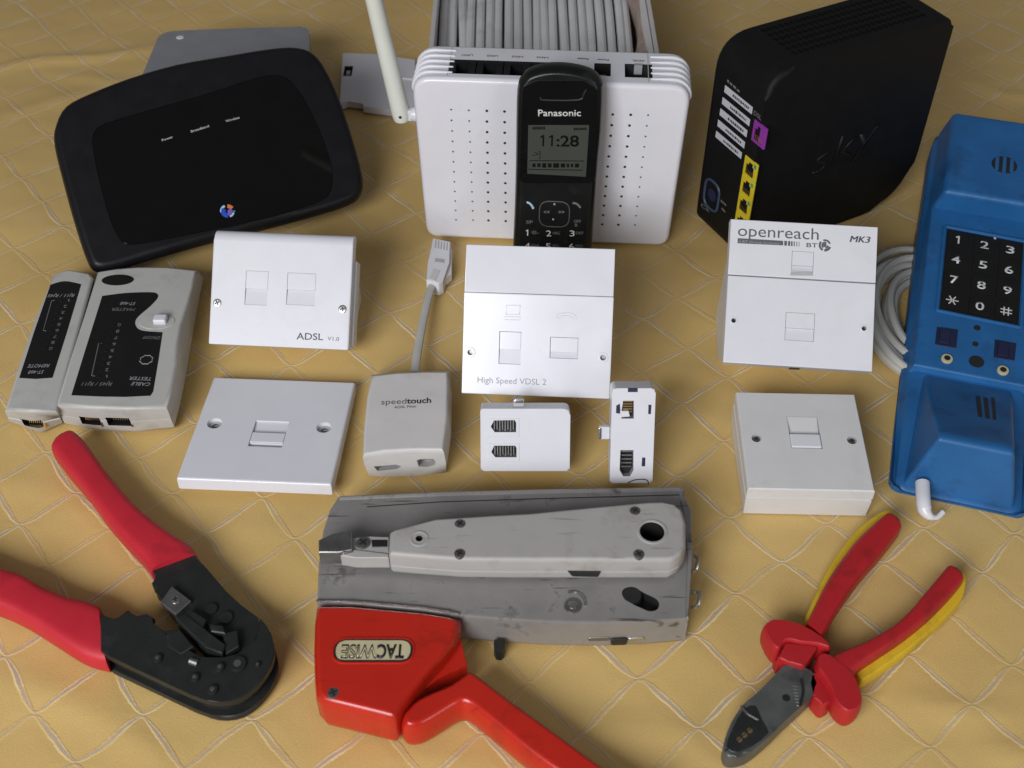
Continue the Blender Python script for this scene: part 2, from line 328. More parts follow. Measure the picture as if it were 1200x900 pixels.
# ================================================================== the cloth
def cloth_material():
    m = bpy.data.materials.new('gold_trellis_cloth'); m.use_nodes = True
    nt = m.node_tree; N = nt.nodes; L = nt.links; b = N['Principled BSDF']
    def math_(op, a, bb=None, c=None):
        n = N.new('ShaderNodeMath'); n.operation = op
        for i, q in enumerate((a, bb, c)):
            if q is None: continue
            if isinstance(q, (int, float)): n.inputs[i].default_value = q
            else: L.new(q, n.inputs[i])
        return n.outputs[0]
    def noise(vec, sc, det=3, rough=.5):
        n = N.new('ShaderNodeTexNoise'); n.inputs['Scale'].default_value = sc; n.inputs['Detail'].default_value = det; n.inputs['Roughness'].default_value = rough
        L.new(vec, n.inputs['Vector']); return n
    tc = N.new('ShaderNodeTexCoord')
    obj_ = tc.outputs['Object']
    # the cloth is pulled a little out of true: warp the pattern slowly
    wn = noise(obj_, 4.5, 2); wv = N.new('ShaderNodeVectorMath'); wv.operation = 'SUBTRACT'; L.new(wn.outputs['Color'], wv.inputs[0]); wv.inputs[1].default_value = (.5, .5, .5)
    ws = N.new('ShaderNodeVectorMath'); ws.operation = 'SCALE'; L.new(wv.outputs[0], ws.inputs[0]); ws.inputs['Scale'].default_value = .045
    wn2 = noise(obj_, 60, 2); wv2 = N.new('ShaderNodeVectorMath'); wv2.operation = 'SUBTRACT'; L.new(wn2.outputs['Color'], wv2.inputs[0]); wv2.inputs[1].default_value = (.5, .5, .5)
    ws2 = N.new('ShaderNodeVectorMath'); ws2.operation = 'SCALE'; L.new(wv2.outputs[0], ws2.inputs[0]); ws2.inputs['Scale'].default_value = .0024
    va = N.new('ShaderNodeVectorMath'); va.operation = 'ADD'; L.new(obj_, va.inputs[0]); L.new(ws.outputs[0], va.inputs[1])
    va2 = N.new('ShaderNodeVectorMath'); va2.operation = 'ADD'; L.new(va.outputs[0], va2.inputs[0]); L.new(ws2.outputs[0], va2.inputs[1])
    mp = N.new('ShaderNodeMapping'); mp.vector_type = 'TEXTURE'
    mp.inputs['Location'].default_value = (.184, -.159, 0); mp.inputs['Rotation'].default_value = (0, 0, math.radians(-3.5)); mp.inputs['Scale'].default_value = (.0525, .0262, 1)
    L.new(va2.outputs[0], mp.inputs['Vector'])
    sp = N.new('ShaderNodeSeparateXYZ'); L.new(mp.outputs[0], sp.inputs[0])
    X, Y = sp.outputs[0], sp.outputs[1]
    # rounded zig-zag s(x); rows k: y = k + .5 (-1)^k s   (crests of one row touch the troughs of the next)
    sn = math_('SINE', math_('MULTIPLY', X, 2 * math.pi))
    tri = math_('MULTIPLY', math_('ARCSINE', math_('MULTIPLY', sn, .965)), 1 / math.asin(.965))
    hs = math_('MULTIPLY', tri, .47)
    def dist(off, sign):
        t = math_('SUBTRACT', math_('SUBTRACT', Y, .5 + off), math_('MULTIPLY', hs, sign))
        return math_('ABSOLUTE', math_('WRAP', t, 1.0, -1.0))
    d = math_('MINIMUM', dist(0.0, 1), dist(1.0, -1))
    mid = math_('SUBTRACT', 1.0, math_('POWER', math_('ABSOLUTE', tri), 3.0))   # 1 half way, 0 at the crossings
    thr = noise(obj_, 420, 4, .65)
    hw = math_('MULTIPLY_ADD', mid, .068, .022)
    hw = math_('MULTIPLY', hw, math_('MULTIPLY_ADD', thr.outputs['Fac'], .9, .5))
    q = math_('DIVIDE', d, hw)
    def step(val, a, bb):
        r = N.new('ShaderNodeMapRange'); r.interpolation_type = 'SMOOTHSTEP'; L.new(val, r.inputs['Value'])
        r.inputs['From Min'].default_value = a; r.inputs['From Max'].default_value = bb; return r.outputs['Result']
    band = math_('SUBTRACT', 1.0, step(q, .85, 1.35))
    core = math_('SUBTRACT', 1.0, step(q, .35, .72))
    # cream edging shows in broken stretches
    brk = noise(obj_, 38, 2); crm = math_('MULTIPLY', math_('SUBTRACT', band, core), math_('MULTIPLY_ADD', step(brk.outputs['Fac'], .40, .60), .75, .25))
    # woven ground
    m2 = N.new('ShaderNodeMapping'); m2.inputs['Scale'].default_value = (800, 2400, 1); L.new(obj_, m2.inputs['Vector'])
    wf = noise(m2.outputs[0], 1.0, 3, .6)
    m3 = N.new('ShaderNodeMapping'); m3.inputs['Scale'].default_value = (2400, 900, 1); L.new(obj_, m3.inputs['Vector'])
    wf2 = noise(m3.outputs[0], 1.0, 2, .6)
    big = noise(obj_, 9, 3)
    cr = N.new('ShaderNodeValToRGB'); e = cr.color_ramp.elements
    e[0].position = .25; e[0].color = (.565, .37, .118, 1); e[1].position = .75; e[1].color = (.735, .515, .205, 1)
    wsum = math_('ADD', math_('MULTIPLY', wf.outputs['Fac'], .45), math_('ADD', math_('MULTIPLY', wf2.outputs['Fac'], .25), math_('MULTIPLY', big.outputs['Fac'], .30)))
    L.new(wsum, cr.inputs['Fac'])
    def mix(f, a, col):
        x = N.new('ShaderNodeMix'); x.data_type = 'RGBA'; L.new(f, x.inputs['Factor']); L.new(a, x.inputs['A']); x.inputs['B'].default_value = col; return x.outputs['Result']
    fad = noise(obj_, 13, 2)
    fade = math_('MULTIPLY_ADD', step(fad.outputs['Fac'], .36, .62), .72, .28)
    c1 = mix(math_('MULTIPLY', math_('MULTIPLY', crm, .8), fade), cr.outputs['Color'], (.90, .74, .42, 1))
    c2 = mix(math_('MULTIPLY', math_('MULTIPLY', core, fade), math_('MULTIPLY_ADD', thr.outputs['Fac'], .6, .55)), c1, (.50, .385, .30, 1))
    L.new(c2, b.inputs['Base Color'])
    b.inputs['Roughness'].default_value = .5; b.inputs['Sheen Weight'].default_value = .12; b.inputs['Sheen Roughness'].default_value = .4; b.inputs['Sheen Tint'].default_value = (1, .85, .55, 1)
    b.inputs['Specular IOR Level'].default_value = .3
    # relief: couched band stands up, the ground puckers softly beside it, slow creases
    puck = math_('SUBTRACT', 1.0, step(d, 0.0, .42))
    cre = N.new('ShaderNodeMapping'); cre.inputs['Rotation'].default_value = (0, 0, .35); cre.inputs['Scale'].default_value = (6, 15, 1); L.new(obj_, cre.inputs['Vector'])
    crn = noise(cre.outputs[0], 1.0, 2, .45)
    h = math_('ADD', math_('MULTIPLY', band, .10), math_('ADD', math_('MULTIPLY', math_('SUBTRACT', 0.0, puck), .22), math_('MULTIPLY', crn.outputs['Fac'], 4.0)))
    h = math_('ADD', h, math_('MULTIPLY', math_('ADD', wf.outputs['Fac'], wf2.outputs['Fac']), .16))
    h = math_('ADD', h, math_('MULTIPLY', math_('MULTIPLY', band, thr.outputs['Fac']), .22))
    bp = N.new('ShaderNodeBump'); bp.inputs['Strength'].default_value = .85; bp.inputs['Distance'].default_value = .0011; L.new(h, bp.inputs['Height'])
    L.new(bp.outputs['Normal'], b.inputs['Normal'])
    return m
M['cloth'] = cloth_material()
CREASES = [  # soft folds in the cloth, photo pixels (traced on the table plane), height mm, half width mm
    ([(-60, 96), (40, 70), (120, 66), (200, 50)], 3.0, 6), ([(-40, 150), (60, 118), (130, 100)], 1.6, 9), ([(60, 84), (140, 96), (200, 112)], 1.5, 7),
    ([(1060, 818), (1120, 832), (1210, 836)], 1.6, 6), ([(1150, 880), (1210, 884)], 1.8, 7), ([(640, 860), (740, 852), (830, 870)], 1.4, 9),
    ([(0, 800), (60, 812), (150, 860), (210, 910)], 1.6, 8), ([(420, 880), (520, 890), (600, 905)], 1.2, 8), ([(800, 20), (840, 60), (835, 110)], 1.6, 8),
    ([(0, 560), (60, 580), (140, 610)], 1.0, 9), ([(1130, 90), (1180, 110), (1230, 112)], 1.6, 7), ([(900, 640), (1010, 640), (1130, 660)], .9, 9),
    ([(430, 20), (460, 60), (470, 90)], 1.3, 8), ([(240, 600), (300, 620), (370, 610)], .9, 8), ([(770, 430), (830, 440), (860, 470)], 1.0, 8)]
def cloth():
    nx, ny = 330, 290; xs = np.linspace(-900, 900, nx); ys = np.linspace(-560, 1000, ny)
    Xg, Yg = np.meshgrid(xs, ys)
    Zg = -.9 + .35 * np.sin(Xg / 63 + 1.3 * np.sin(Yg / 91)) + .35 * np.sin(Yg / 57 + 1.1 * np.sin(Xg / 120 + 1))
    for pl, h, w in CREASES:
        P = [on(u, v)[:2] for u, v in smooth(pl, 5, False)]
        best = np.full(Xg.shape, 1e9); fade = np.zeros(Xg.shape); n = len(P) - 1
        for i in range(n):
            a, b = P[i], P[i+1]; ab = b - a; t = np.clip(((Xg-a[0])*ab[0] + (Yg-a[1])*ab[1]) / (ab @ ab), 0, 1)
            dd = np.hypot(Xg - a[0] - t*ab[0], Yg - a[1] - t*ab[1]); s_ = (i + t) / n
            k = dd < best; best[k] = dd[k]; fade[k] = np.sin(np.pi * np.clip(s_[k], .04, .96)) ** .6
        Zg += h * fade * np.exp(-(best / w) ** 2)
    v = np.stack([Xg, Yg, Zg], -1).reshape(-1, 3) * S
    f = [(j*nx+i, j*nx+i+1, (j+1)*nx+i+1, (j+1)*nx+i) for j in range(ny-1) for i in range(nx-1)]
    me = bpy.data.meshes.new('tablecloth'); me.from_pydata(v.tolist(), [], f); me.shade_smooth()
    o = link(bpy.data.objects.new('tablecloth', me)); me.materials.append(M['cloth']); o['kind'] = 'structure'
cloth()

# ================================================================== helpers for plates and sockets
def shutter(parent, fr_or_none, cx, cy, w, h, z=0.0, split=.5, m='white', proud=.35, xf=None, name='socket_shutter'):
    """the sliding shutter sitting in a socket opening: upper flap proud, lower part sloping in"""
    b = BM(); hu = h * (1 - split)
    box(b, (cx, cy + h/2 - hu/2, z - .6 + proud/2), (w, hu - .3, 1.2 + proud), .25)
    o = make(name, b, m, parent, xf)
    b = BM(); hl = h * split
    v = [(cx - w/2, cy - h/2 + .2, z - .25), (cx + w/2, cy - h/2 + .2, z - .25), (cx + w/2, cy - h/2 + hl, z - 1.3), (cx - w/2, cy - h/2 + hl, z - 1.3)]
    lo = [(a, b_, z - 1.9) for a, b_, _ in v]
    loft(b, [lo, v]); make('shutter_ramp', b, m, o, xf)
    return o
def holes(pts_list, z0, z1):
    c = BM()
    for p in pts_list: prism(c, p, z0, z1)
    return c

# ================================================================== wall plates that lean towards the window
def stand(parent, fr, w, y0, y1, z_front, depth, m, x0=None, name='back_box', inset=4):
    """deep back box behind a leaning plate, with a level foot standing on the cloth"""
    def ground(wy):     # local (y, z) of the world point (., wy, 0) in the plane x = 0
        p = fr.R.T @ (np.array([fr.t[0], wy, 0.0]) - fr.t); return (float(p[1]), float(p[2]))
    bot = fr.t + fr.R @ np.array([0, y0, z_front]); g1 = ground(bot[1] + bot[2] * .95 + 4); g2 = ground(bot[1] + bot[2] * .95 + 44)
    prof = [(y0, z_front), (y1, z_front), (y1, z_front - depth), g2, g1]
    b = BM(); L = [(-w/2 + inset, y, z) for y, z in prof]; R_ = [(w/2 - inset, y, z) for y, z in prof]
    loft(b, [L, R_]); bmesh.ops.bevel(b, geom=b.edges[:], offset=1.2, segments=2, profile=.5, affect='EDGES', clamp_overlap=True)
    return make(name, b, m, parent)

# ---- ADSL plate
fr = Fr((-139.9, 39.4, 41.9), Rot(-3.6, 43.3, 1.2))
t = thing('wall_socket', 'white broadband faceplate lettered ADSL with two silver screws, propped before the black router', 'wall socket', fr)
W, H = 85.0, 70.0
prof = [(-H/2, 0)] + [(H/2 - 7 + 7 * math.sin(a), -7 + 7 * math.cos(a)) for a in np.linspace(0, math.pi/2, 7)] + [(H/2, -12), (-H/2, -12)]
zoomA = lambda L: Z(230, 255, 5.452, L)
j1 = fr.pts(zoomA([(320, 345), (450, 345), (450, 560), (318, 555)])); j2 = fr.pts(zoomA([(585, 355), (755, 360), (755, 560), (582, 555)]))
(c1, s1), (c2, s2) = bbox(j1), bbox(j2)
b = BM(); loft(b, [[(-W/2, y, z) for y, z in prof], [(W/2, y, z) for y, z in prof]])
bmesh.ops.bevel(b, geom=[e for e in b.edges if abs(e.verts[0].co.x - e.verts[1].co.x) < 1e-4], offset=.9, segments=2, profile=.5, affect='EDGES', clamp_overlap=True)
make('faceplate', b, 'white', t, cut=holes([rrect(c1[0], c1[1], s1[0] + .2, s1[1] + .2), rrect(c2[0], c2[1], s2[0] + .2, s2[1] + .2)], -1.6, 2), cutmat='white')
shutter(t, fr, c1[0] + .1, c1[1], s1[0] - .1, s1[1] + .3, split=.47); shutter(t, fr, c2[0] + .1, c2[1], s2[0] - .1, s2[1] + .3, split=.47)
for p in zoomA([(135, 545), (935, 585)]): screw(t, fr.px(*p), 2.7, 0, 'steel')
pwrite('lettering', 'ADSL', t, fr, *zoomA([(640, 778), (810, 783)]), 'grey_ink', .03, h=4.2, bold=.008)
pwrite('lettering', 'V1.0', t, fr, *zoomA([(838, 784), (912, 788)]), 'grey_ink', .03, h=2.4)
stand(t, fr, W, -H/2 + 4, H/2 - 14, -11.5, 16, 'cream_box', inset=2)
b = BM(); box(b, (W/2 + .4, -6, -14.5), (2.8, 52, 12), 1.0); make('side_shell', b, 'cream_box', t)

# ---- VDSL plate
fr = Fr((14.6, -8.5, 58.1), Rot(-2.9, 52.6, -1.0))
t = thing('wall_socket', 'white two-piece socket plate lettered High Speed VDSL 2', 'wall socket', fr)
W = H = 85.0; yl = fr.px(630, 345)[1]
zoomV = lambda L: Z(530, 275, 4.5, L)
jb = bbox(fr.pts(zoomV([(250, 510), (362, 515), (358, 682), (248, 680)]))); jp = bbox(fr.pts(zoomV([(518, 540), (660, 550), (660, 655), (515, 650)])))
prof = [(-H/2, 0), (yl, 0), (yl, -9), (-H/2, -9)]
b = BM(); loft(b, [[(-W/2, y, z) for y, z in prof], [(W/2, y, z) for y, z in prof]])
bmesh.ops.bevel(b, geom=[e for e in b.edges if min(v.co.z for v in e.verts) > -1 or abs(e.verts[0].co.z - e.verts[1].co.z) > 2], offset=.7, segments=2, profile=.5, affect='EDGES', clamp_overlap=True)
scr = [fr.px(*p) for p in zoomV([(95, 620), (795, 648)])]
ct = holes([rrect(jb[0][0], jb[0][1], jb[1][0] + .2, jb[1][1] + .2), rrect(jp[0][0], jp[0][1], jp[1][0] + .2, jp[1][1] + .2)], -2.0, 2)
for p in scr: cyl(ct, p, 1.7, -6, 3, 16)
make('lower_plate', b, 'white_gloss', t, cut=ct, cutmat='white')
prof = [(yl + .06, -.9), (H/2, -4.8), (H/2, -11), (yl + .06, -11)]
b = BM(); loft(b, [[(-W/2 + .2, y, z) for y, z in prof], [(W/2 - .2, y, z) for y, z in prof]])
bmesh.ops.bevel(b, geom=[e for e in b.edges if min(v.co.z for v in e.verts) > -5], offset=.5, segments=2, profile=.5, affect='EDGES', clamp_overlap=True)
make('upper_plate', b, 'white_gloss', t)
shutter(t, fr, jb[0][0] + .15, jb[0][1], jb[1][0] - .2, jb[1][1] + .2, split=.44, m='white_gloss'); shutter(t, fr, jp[0][0] + .1, jp[0][1], jp[1][0] - .2, jp[1][1] + .2, split=.28, m='white_gloss', proud=.2)
for p in scr:
    b = BM(); cyl(b, p, 3.0, -1, .35, 20, .3); c = BM(); cyl(c, p, 1.65, -3, 3, 16); make('screw_boss', b, 'white_gloss', t, cut=c, cutmat='pocket')
    b = BM(); cyl(b, p, 1.5, -5.5, -3.2, 14); make('screw', b, 'dull_steel', t)
pwrite('lettering', 'High Speed VDSL 2', t, fr, *zoomV([(133, 780), (495, 793)]), 'light_grey_ink', .03, h=3.6)
# moulded pictograms: computer and telephone
for r_ in ([(285, 372), (358, 372), (356, 420), (284, 420)], [(278, 432), (358, 434), (358, 450), (276, 448)]):
    P = fr.pts(zoomV(r_)); b = BM(); tube(b, [(x, y, 0) for x, y in P], .22, 5, True); make('moulded_pictogram', b, 'white', t)
P = fr.pts(smooth(zoomV([(545, 432), (560, 418), (600, 412), (640, 418), (655, 440), (640, 445), (628, 432), (600, 428), (570, 430), (562, 442)]), 2)); b = BM(); tube(b, [(x, y, 0) for x, y in P], .22, 5, True); make('moulded_pictogram', b, 'white', t)
stand(t, fr, W, -H/2 + 5, H/2 - 6, -8.8, 20, 'white', inset=5)

# ---- openreach plate
fr = Fr((167.6, 14.0, 59.5), Rot(-5.3, 38.9, -.2))
t = thing('wall_socket', 'white socket plate with large grey lettering and globe mark beside the blue handset', 'wall socket', fr)
zoomO = lambda L: Z(830, 245, 4.5, L); zoomP = lambda L: Z(850, 255, 6.316, L)
yl = fr.px(940, 327)[1]; W = H = 85.0
j1 = bbox(fr.pts(zoomO([(443, 222), (552, 228), (552, 330), (440, 325)]))); j2 = bbox(fr.pts(zoomO([(410, 548), (556, 553), (556, 690), (405, 690)])))
scr = [fr.px(*p) for p in zoomO([(134, 588), (821, 630)])]
def plate(y0, y1, z0, cut, nm):
    b = BM(); prism(b, [(-W/2, y0), (W/2, y0), (W/2, y1), (-W/2, y1)], z0, 0, .8, 2); make(nm, b, 'white', t, cut=cut, cutmat='white')
plate(yl + .25, H/2, -9, holes([rrect(j1[0][0], j1[0][1], j1[1][0] + .2, j1[1][1] + .2)], -1.8, 2), 'upper_plate')
c = holes([rrect(j2[0][0], j2[0][1], j2[1][0] + .2, j2[1][1] + .2)], -1.8, 2)
for p in scr: cyl(c, p, 1.4, -6, 3, 16)
plate(-H/2, yl - .25, -9, c, 'lower_plate')
shutter(t, fr, j1[0][0], j1[0][1], j1[1][0] - .2, j1[1][1] + .2, split=.28); shutter(t, fr, j2[0][0], j2[0][1], j2[1][0] - .2, j2[1][1] + .2, split=.44)
P = fr.pts(zoomO([(436, 330), (552, 333), (552, 352), (432, 350)])); b = BM(); prism(b, P, -.3, .25, .15, 1); make('shutter_sill', b, 'pocket', t)
for p in scr:
    b = BM(); cyl(b, p, 2.5, -1, .3, 20, .3); c = BM(); cyl(c, p, 1.35, -3, 3, 16); make('screw_boss', b, 'white', t, cut=c, cutmat='dark')
    b = BM(); cyl(b, p, 1.25, -5, -3, 14); make('screw', b, 'dark', t)
pwrite('lettering', 'openreach', t, fr, *zoomP([(92, 135), (690, 165)]), 'grey_ink', .03, h=7.2)
P = fr.pts(zoomP([(92, 152), (428, 172), (428, 206), (90, 190)])); b = BM(); prism(b, P, -.1, .06); make('printed_bar', b, 'grey_ink', t, wn=False)
pwrite('lettering', 'a BT Group business', t, fr, *zoomP([(100, 184), (400, 200)]), 'light_grey_ink', .08, h=1.5)
for x0, x1 in ((436, 456), (464, 480), (486, 498), (506, 514), (526, 532), (544, 548)):
    y = 172 + (x0 - 428) * .06; P = fr.pts(zoomP([(x0, y), (x1, y), (x1, y + 35), (x0, y + 35)])); b = BM(); prism(b, P, -.1, .06); make('printed_stripe', b, 'grey_ink', t, wn=False)
pwrite('lettering', 'BT', t, fr, *zoomP([(600, 218), (682, 222)]), 'grey_ink', .03, h=2.6, bold=.012)
gc = fr.px(*zoomP([(737, 205)])[0])
for a0, a1, rr, ww in ((20, 110, 3.0, .55), (140, 250, 3.0, .6), (265, 345, 3.0, .7), (60, 240, 1.6, .5), (280, 360, 1.7, .5), (0, 359, .6, .5)):
    b = BM(); tube(b, [(gc[0] + rr * math.cos(math.radians(a)), gc[1] + rr * math.sin(math.radians(a)), 0.02) for a in np.linspace(a0, a1, 10)], ww, 6, flat=.1); make('printed_globe', b, 'grey_ink', t, wn=False)
for dx in (0, 5): pwrite('lettering', 'MK3', t, fr, *zoomP([(919 + dx, 180), (1069 + dx, 188)]), 'grey_ink', .03, h=3.9, bold=0, shear=.2)
stand(t, fr, W, -H/2 + 2, H/2 - 20, -8.8, 22, 'cream_box', inset=1.5)
P = [fr.px(*p) for p in zoomO([(425, 838), (500, 842), (500, 858), (425, 855)])]; (c0, s0) = bbox(P)
b = BM(); box(b, (c0[0], -H/2 + .2, -6), (6, 1.6, 4), .4); make('latch', b, 'dark', t)

# ---- plain plate lying on the cloth
fr = Fr((-139.2, -45.6, 9.9), Rot(-3, -4.1, 0))
t = thing('wall_socket', 'plain white single telephone plate with empty screw holes lying flat on the cloth', 'wall socket', fr)
zoomF = lambda L: Z(190, 430, 5, L); W = H = 86.0
scr = [fr.px(*p) for p in zoomF([(308, 330), (948, 355)])]; jk = bbox(fr.pts(zoomF([(535, 318), (722, 320), (715, 470), (510, 465)])))
c = holes([rrect(jk[0][0], jk[0][1], jk[1][0] - 2.4, jk[1][1])], -2.6, 2)
for p in scr: cyl(c, p, 4.4, -2.8, 3, 24); cyl(c, p, 2.2, -9, 2, 16)
b = BM(); prism(b, rrect(0, 0, W, H, 1.2, 2), -8.2, 0, 1.5, 3, bot=.4); make('faceplate', b, 'white_gloss', t, cut=c, cutmat='white', selfcut=True)
for p in scr: b = BM(); cyl(b, p, 4.3, -3.4, -2.6, 22); c = BM(); cyl(c, p, 2.1, -5, 2, 16); make('countersink', b, 'pocket', t, cut=c, cutmat='dark')
shutter(t, fr, jk[0][0], jk[0][1] - 3.2, jk[1][0] - 3.0, 8.6, z=-.1, split=.06, proud=.1, m='white_gloss')
b = BM(); v = [(jk[0][0] - jk[1][0]/2 + 1.5, jk[0][1] + 1.2, -2.4), (jk[0][0] + jk[1][0]/2 - 1.5, jk[0][1] + 1.2, -2.4), (jk[0][0] + jk[1][0]/2 - 1.5, jk[0][1] + jk[1][1]/2 - .2, -1.1), (jk[0][0] - jk[1][0]/2 + 1.5, jk[0][1] + jk[1][1]/2 - .2, -1.1)]
loft(b, [[(x, y, -2.5) for x, y, z in v], v]); make('shutter_ramp', b, 'white', t)
b = BM(); gz = [-12.2, -12.2, -5.4, -5.4]
P = [(-22, -26), (22, -26), (22, 26), (-22, 26)]
def gl(x, y):        # local z of the cloth under (x, y)
    n = fr.R.T @ np.array([0, 0, 1.0]); return (-(fr.t[2] - .3) - n[0]*x - n[1]*y) / n[2]
loft(b, [[(x, y, gl(x, y)) for x, y in P], [(x, y, -8.0) for x, y in P]]); make('terminal_block', b, 'white', t)

# ---- small surface box
fr = Fr((161.0, -67.6, 0), Rot(-1.6))
t = thing('wall_socket', 'small off-white telephone socket on a surface box near the red and yellow cutters', 'wall socket', fr)
zoomB = lambda L: Z(840, 440, 5, L); hw = 34.0
zt = lambda y: 24.0 + y * .07
rings = []
for zf, ins in ((0.0, .6), (.60, 0), (.62, .8), (.66, .8), (.68, 0), (.95, 0), (1.0, .6)):
    rings.append([(x * (hw - ins), y * (hw - ins), zt(y * hw) * zf) for x, y in ((-1, -1), (1, -1), (1, 1), (-1, 1))])
fz = fr.sub((0, 0, 24.0), (1, 0, 0), (0, math.cos(math.atan(.07)), math.sin(math.atan(.07))))
scr = [fz.px(*p) for p in zoomB([(232, 368), (792, 380)])]; jk = bbox(fz.pts(zoomB([(410, 240), (595, 245), (600, 425), (430, 425)])))
c = holes([rrect(jk[0][0], jk[0][1], jk[1][0] - 1.4, jk[1][1])], -2.6, 3)
for p in scr: cyl(c, p, 2.7, -1.4, 3, 20)
c.transform(fz.rel(fr))
b = BM(); loft(b, rings); bmesh.ops.bevel(b, geom=[e for e in b.edges if abs(e.verts[0].co.z - e.verts[1].co.z) > 2], offset=1.2, segments=2, profile=.5, affect='EDGES', clamp_overlap=True)
make('box_body', b, 'cream_box', t, cut=c, cutmat='pocket')
xf = fz.rel(fr)
b = BM(); w2 = jk[1][0]/2 - .9
v = [(jk[0][0] - w2, jk[0][1] - .4, -2.4), (jk[0][0] + w2, jk[0][1] - .4, -2.4), (jk[0][0] + w2, jk[0][1] + jk[1][1]/2 - .2, -.1), (jk[0][0] - w2, jk[0][1] + jk[1][1]/2 - .2, -.1)]
loft(b, [[(x, y, -2.5) for x, y, z in v], v]); make('shutter_ramp', b, 'cream_box', t, xf)
b = BM(); box(b, (jk[0][0], jk[0][1] - jk[1][1]*.26, -.9), (jk[1][0] - 1.8, jk[1][1]*.42, 2.6), .8, 3); make('socket_shutter', b, 'white', t, xf)
for p in scr: screw(t, p, 2.0, -1.2, 'dull_steel', xf=xf)

# ================================================================== black router leaning back (glossy screen)
k = (513 - 22) / 513
hubp = CAM + (np.array([-193.7, 150.1, 0]) - CAM) * k
fr = Fr(hubp, Rot(23.7, 33.1, 0)); root_hub = fr
t = thing('broadband_router', 'black rounded router with glossy screen leaning back on a grey slab', 'router', fr)
OUT = smooth([(62, 165), (64, 142), (76, 121), (104, 106), (150, 88), (205, 72), (262, 62), (318, 53), (349, 52), (369, 60), (384, 80), (400, 115), (415, 160), (426, 203), (424, 224), (408, 237), (360, 252), (300, 268), (240, 283), (172, 302), (132, 314), (113, 315), (102, 305), (88, 265), (74, 215)], 3)
PAN = smooth(Z(40, 20, 3, [(205, 430), (216, 398), (252, 374), (400, 328), (600, 272), (780, 214), (860, 204), (902, 226), (942, 275), (1000, 390), (1040, 500), (1050, 570), (1038, 622), (1000, 650), (850, 700), (640, 746), (420, 790), (332, 800), (300, 778), (268, 715), (230, 580), (210, 480)]), 3)
o2 = fr.pts(OUT); pn = fr.pts(PAN)
def inset(pts, d):
    """offset a closed outline inwards by d; edges that would turn over are merged"""
    P = np.array(pts, float); n = len(P); A = 0
    for i in range(n): A += P[i-1][0]*P[i][1] - P[i][0]*P[i-1][1]
    sg = 1 if A > 0 else -1
    E = np.roll(P, -1, 0) - P; En = E / (np.linalg.norm(E, axis=1)[:, None] + 1e-9)
    N_ = np.stack([-En[:, 1], En[:, 0]], 1) * sg
    B = N_ + np.roll(N_, 1, 0); B /= np.linalg.norm(B, axis=1)[:, None] + 1e-9
    cs = np.clip((B * N_).sum(1), .5, 1); Q = P + B * (d / cs)[:, None]
    if d <= 0: return [tuple(q) for q in Q]
    for _ in range(60):
        E2 = np.roll(Q, -1, 0) - Q; bad = np.where((E2 * En).sum(1) < -1e-6)[0]
        if not len(bad): break
        for i in bad:
            k2 = (i + 1) % n; m_ = (Q[i] + Q[k2]) / 2; Q[i] = m_; Q[k2] = m_
    return [tuple(q) for q in Q]
rings = []
for d, z in ((14, -22), (6, -17), (1.5, -11), (0, -7), (.8, -3.6), (2.6, -1.3), (5.5, 0)):
    rings.append([(x, y, z) for x, y in inset(o2, d)])
b = BM(); loft(b, rings)
make('router_case', b, 'black', t, cut=holes([pn], -.9, 3), cutmat='black', sharp=45)
b = BM(); prism(b, inset(pn, .35), -1.5, -.25, .35, 2); sp = make('glossy_screen', b, 'gloss', t)
for s_, a, c in (('Power', (451, 437), (489, 424)), ('Broadband', (553, 406), (616, 386)), ('Wireless', (675, 370), (723, 356))):
    (a, c) = Z(40, 20, 3, [a, c]); pwrite('lettering', s_, sp, fr, a, c, 'white_ink', -.2, h=1.7)
gc = fr.px(*Z(40, 20, 3, [(680, 682)])[0])
for m_, a0, a1, rr, ww in (('emb_blue', 130, 260, 3.0, 1.6), ('emb_pale', 100, 175, 4.1, .8), ('emb_orange', 20, 75, 3.6, 1.3), ('emb_violet', 260, 400, 1.6, 1.6), ('emb_pale', 275, 330, 4.0, .6), ('green', 335, 352, 4.2, .7)):
    b = BM(); tube(b, [(gc[0] + rr * math.cos(math.radians(a)), gc[1] + rr * math.sin(math.radians(a)), -.2) for a in np.linspace(a0, a1, 9)], ww, 6, flat=.12); make('emblem_sliver', b, m_, sp, wn=False)

# ---- grey slab behind it
fr = Fr((on(265, 75, 40)[0], on(265, 75, 40)[1], 0)); 
t = thing('grey_slab', 'flat grey tapered metal unit with a small white lamp behind the black router', 'electronic unit', fr)
P = fr.pts([(185, 44), (192, 38), (205, 36), (280, 33), (355, 31), (362, 35), (363, 70), (364, 96), (158, 112), (165, 92)], 40)
b = BM(); prism(b, fillet(P, 3, 3), .2, 40, 3, 3); make('case', b, 'grey_slab', t)
p = fr.px(211, 44, 40); b = BM(); cyl(b, p, 2.6, 39, 40.5, 16, .4, sx=1.2, sy=1); make('indicator_lamp', b, 'white', t)

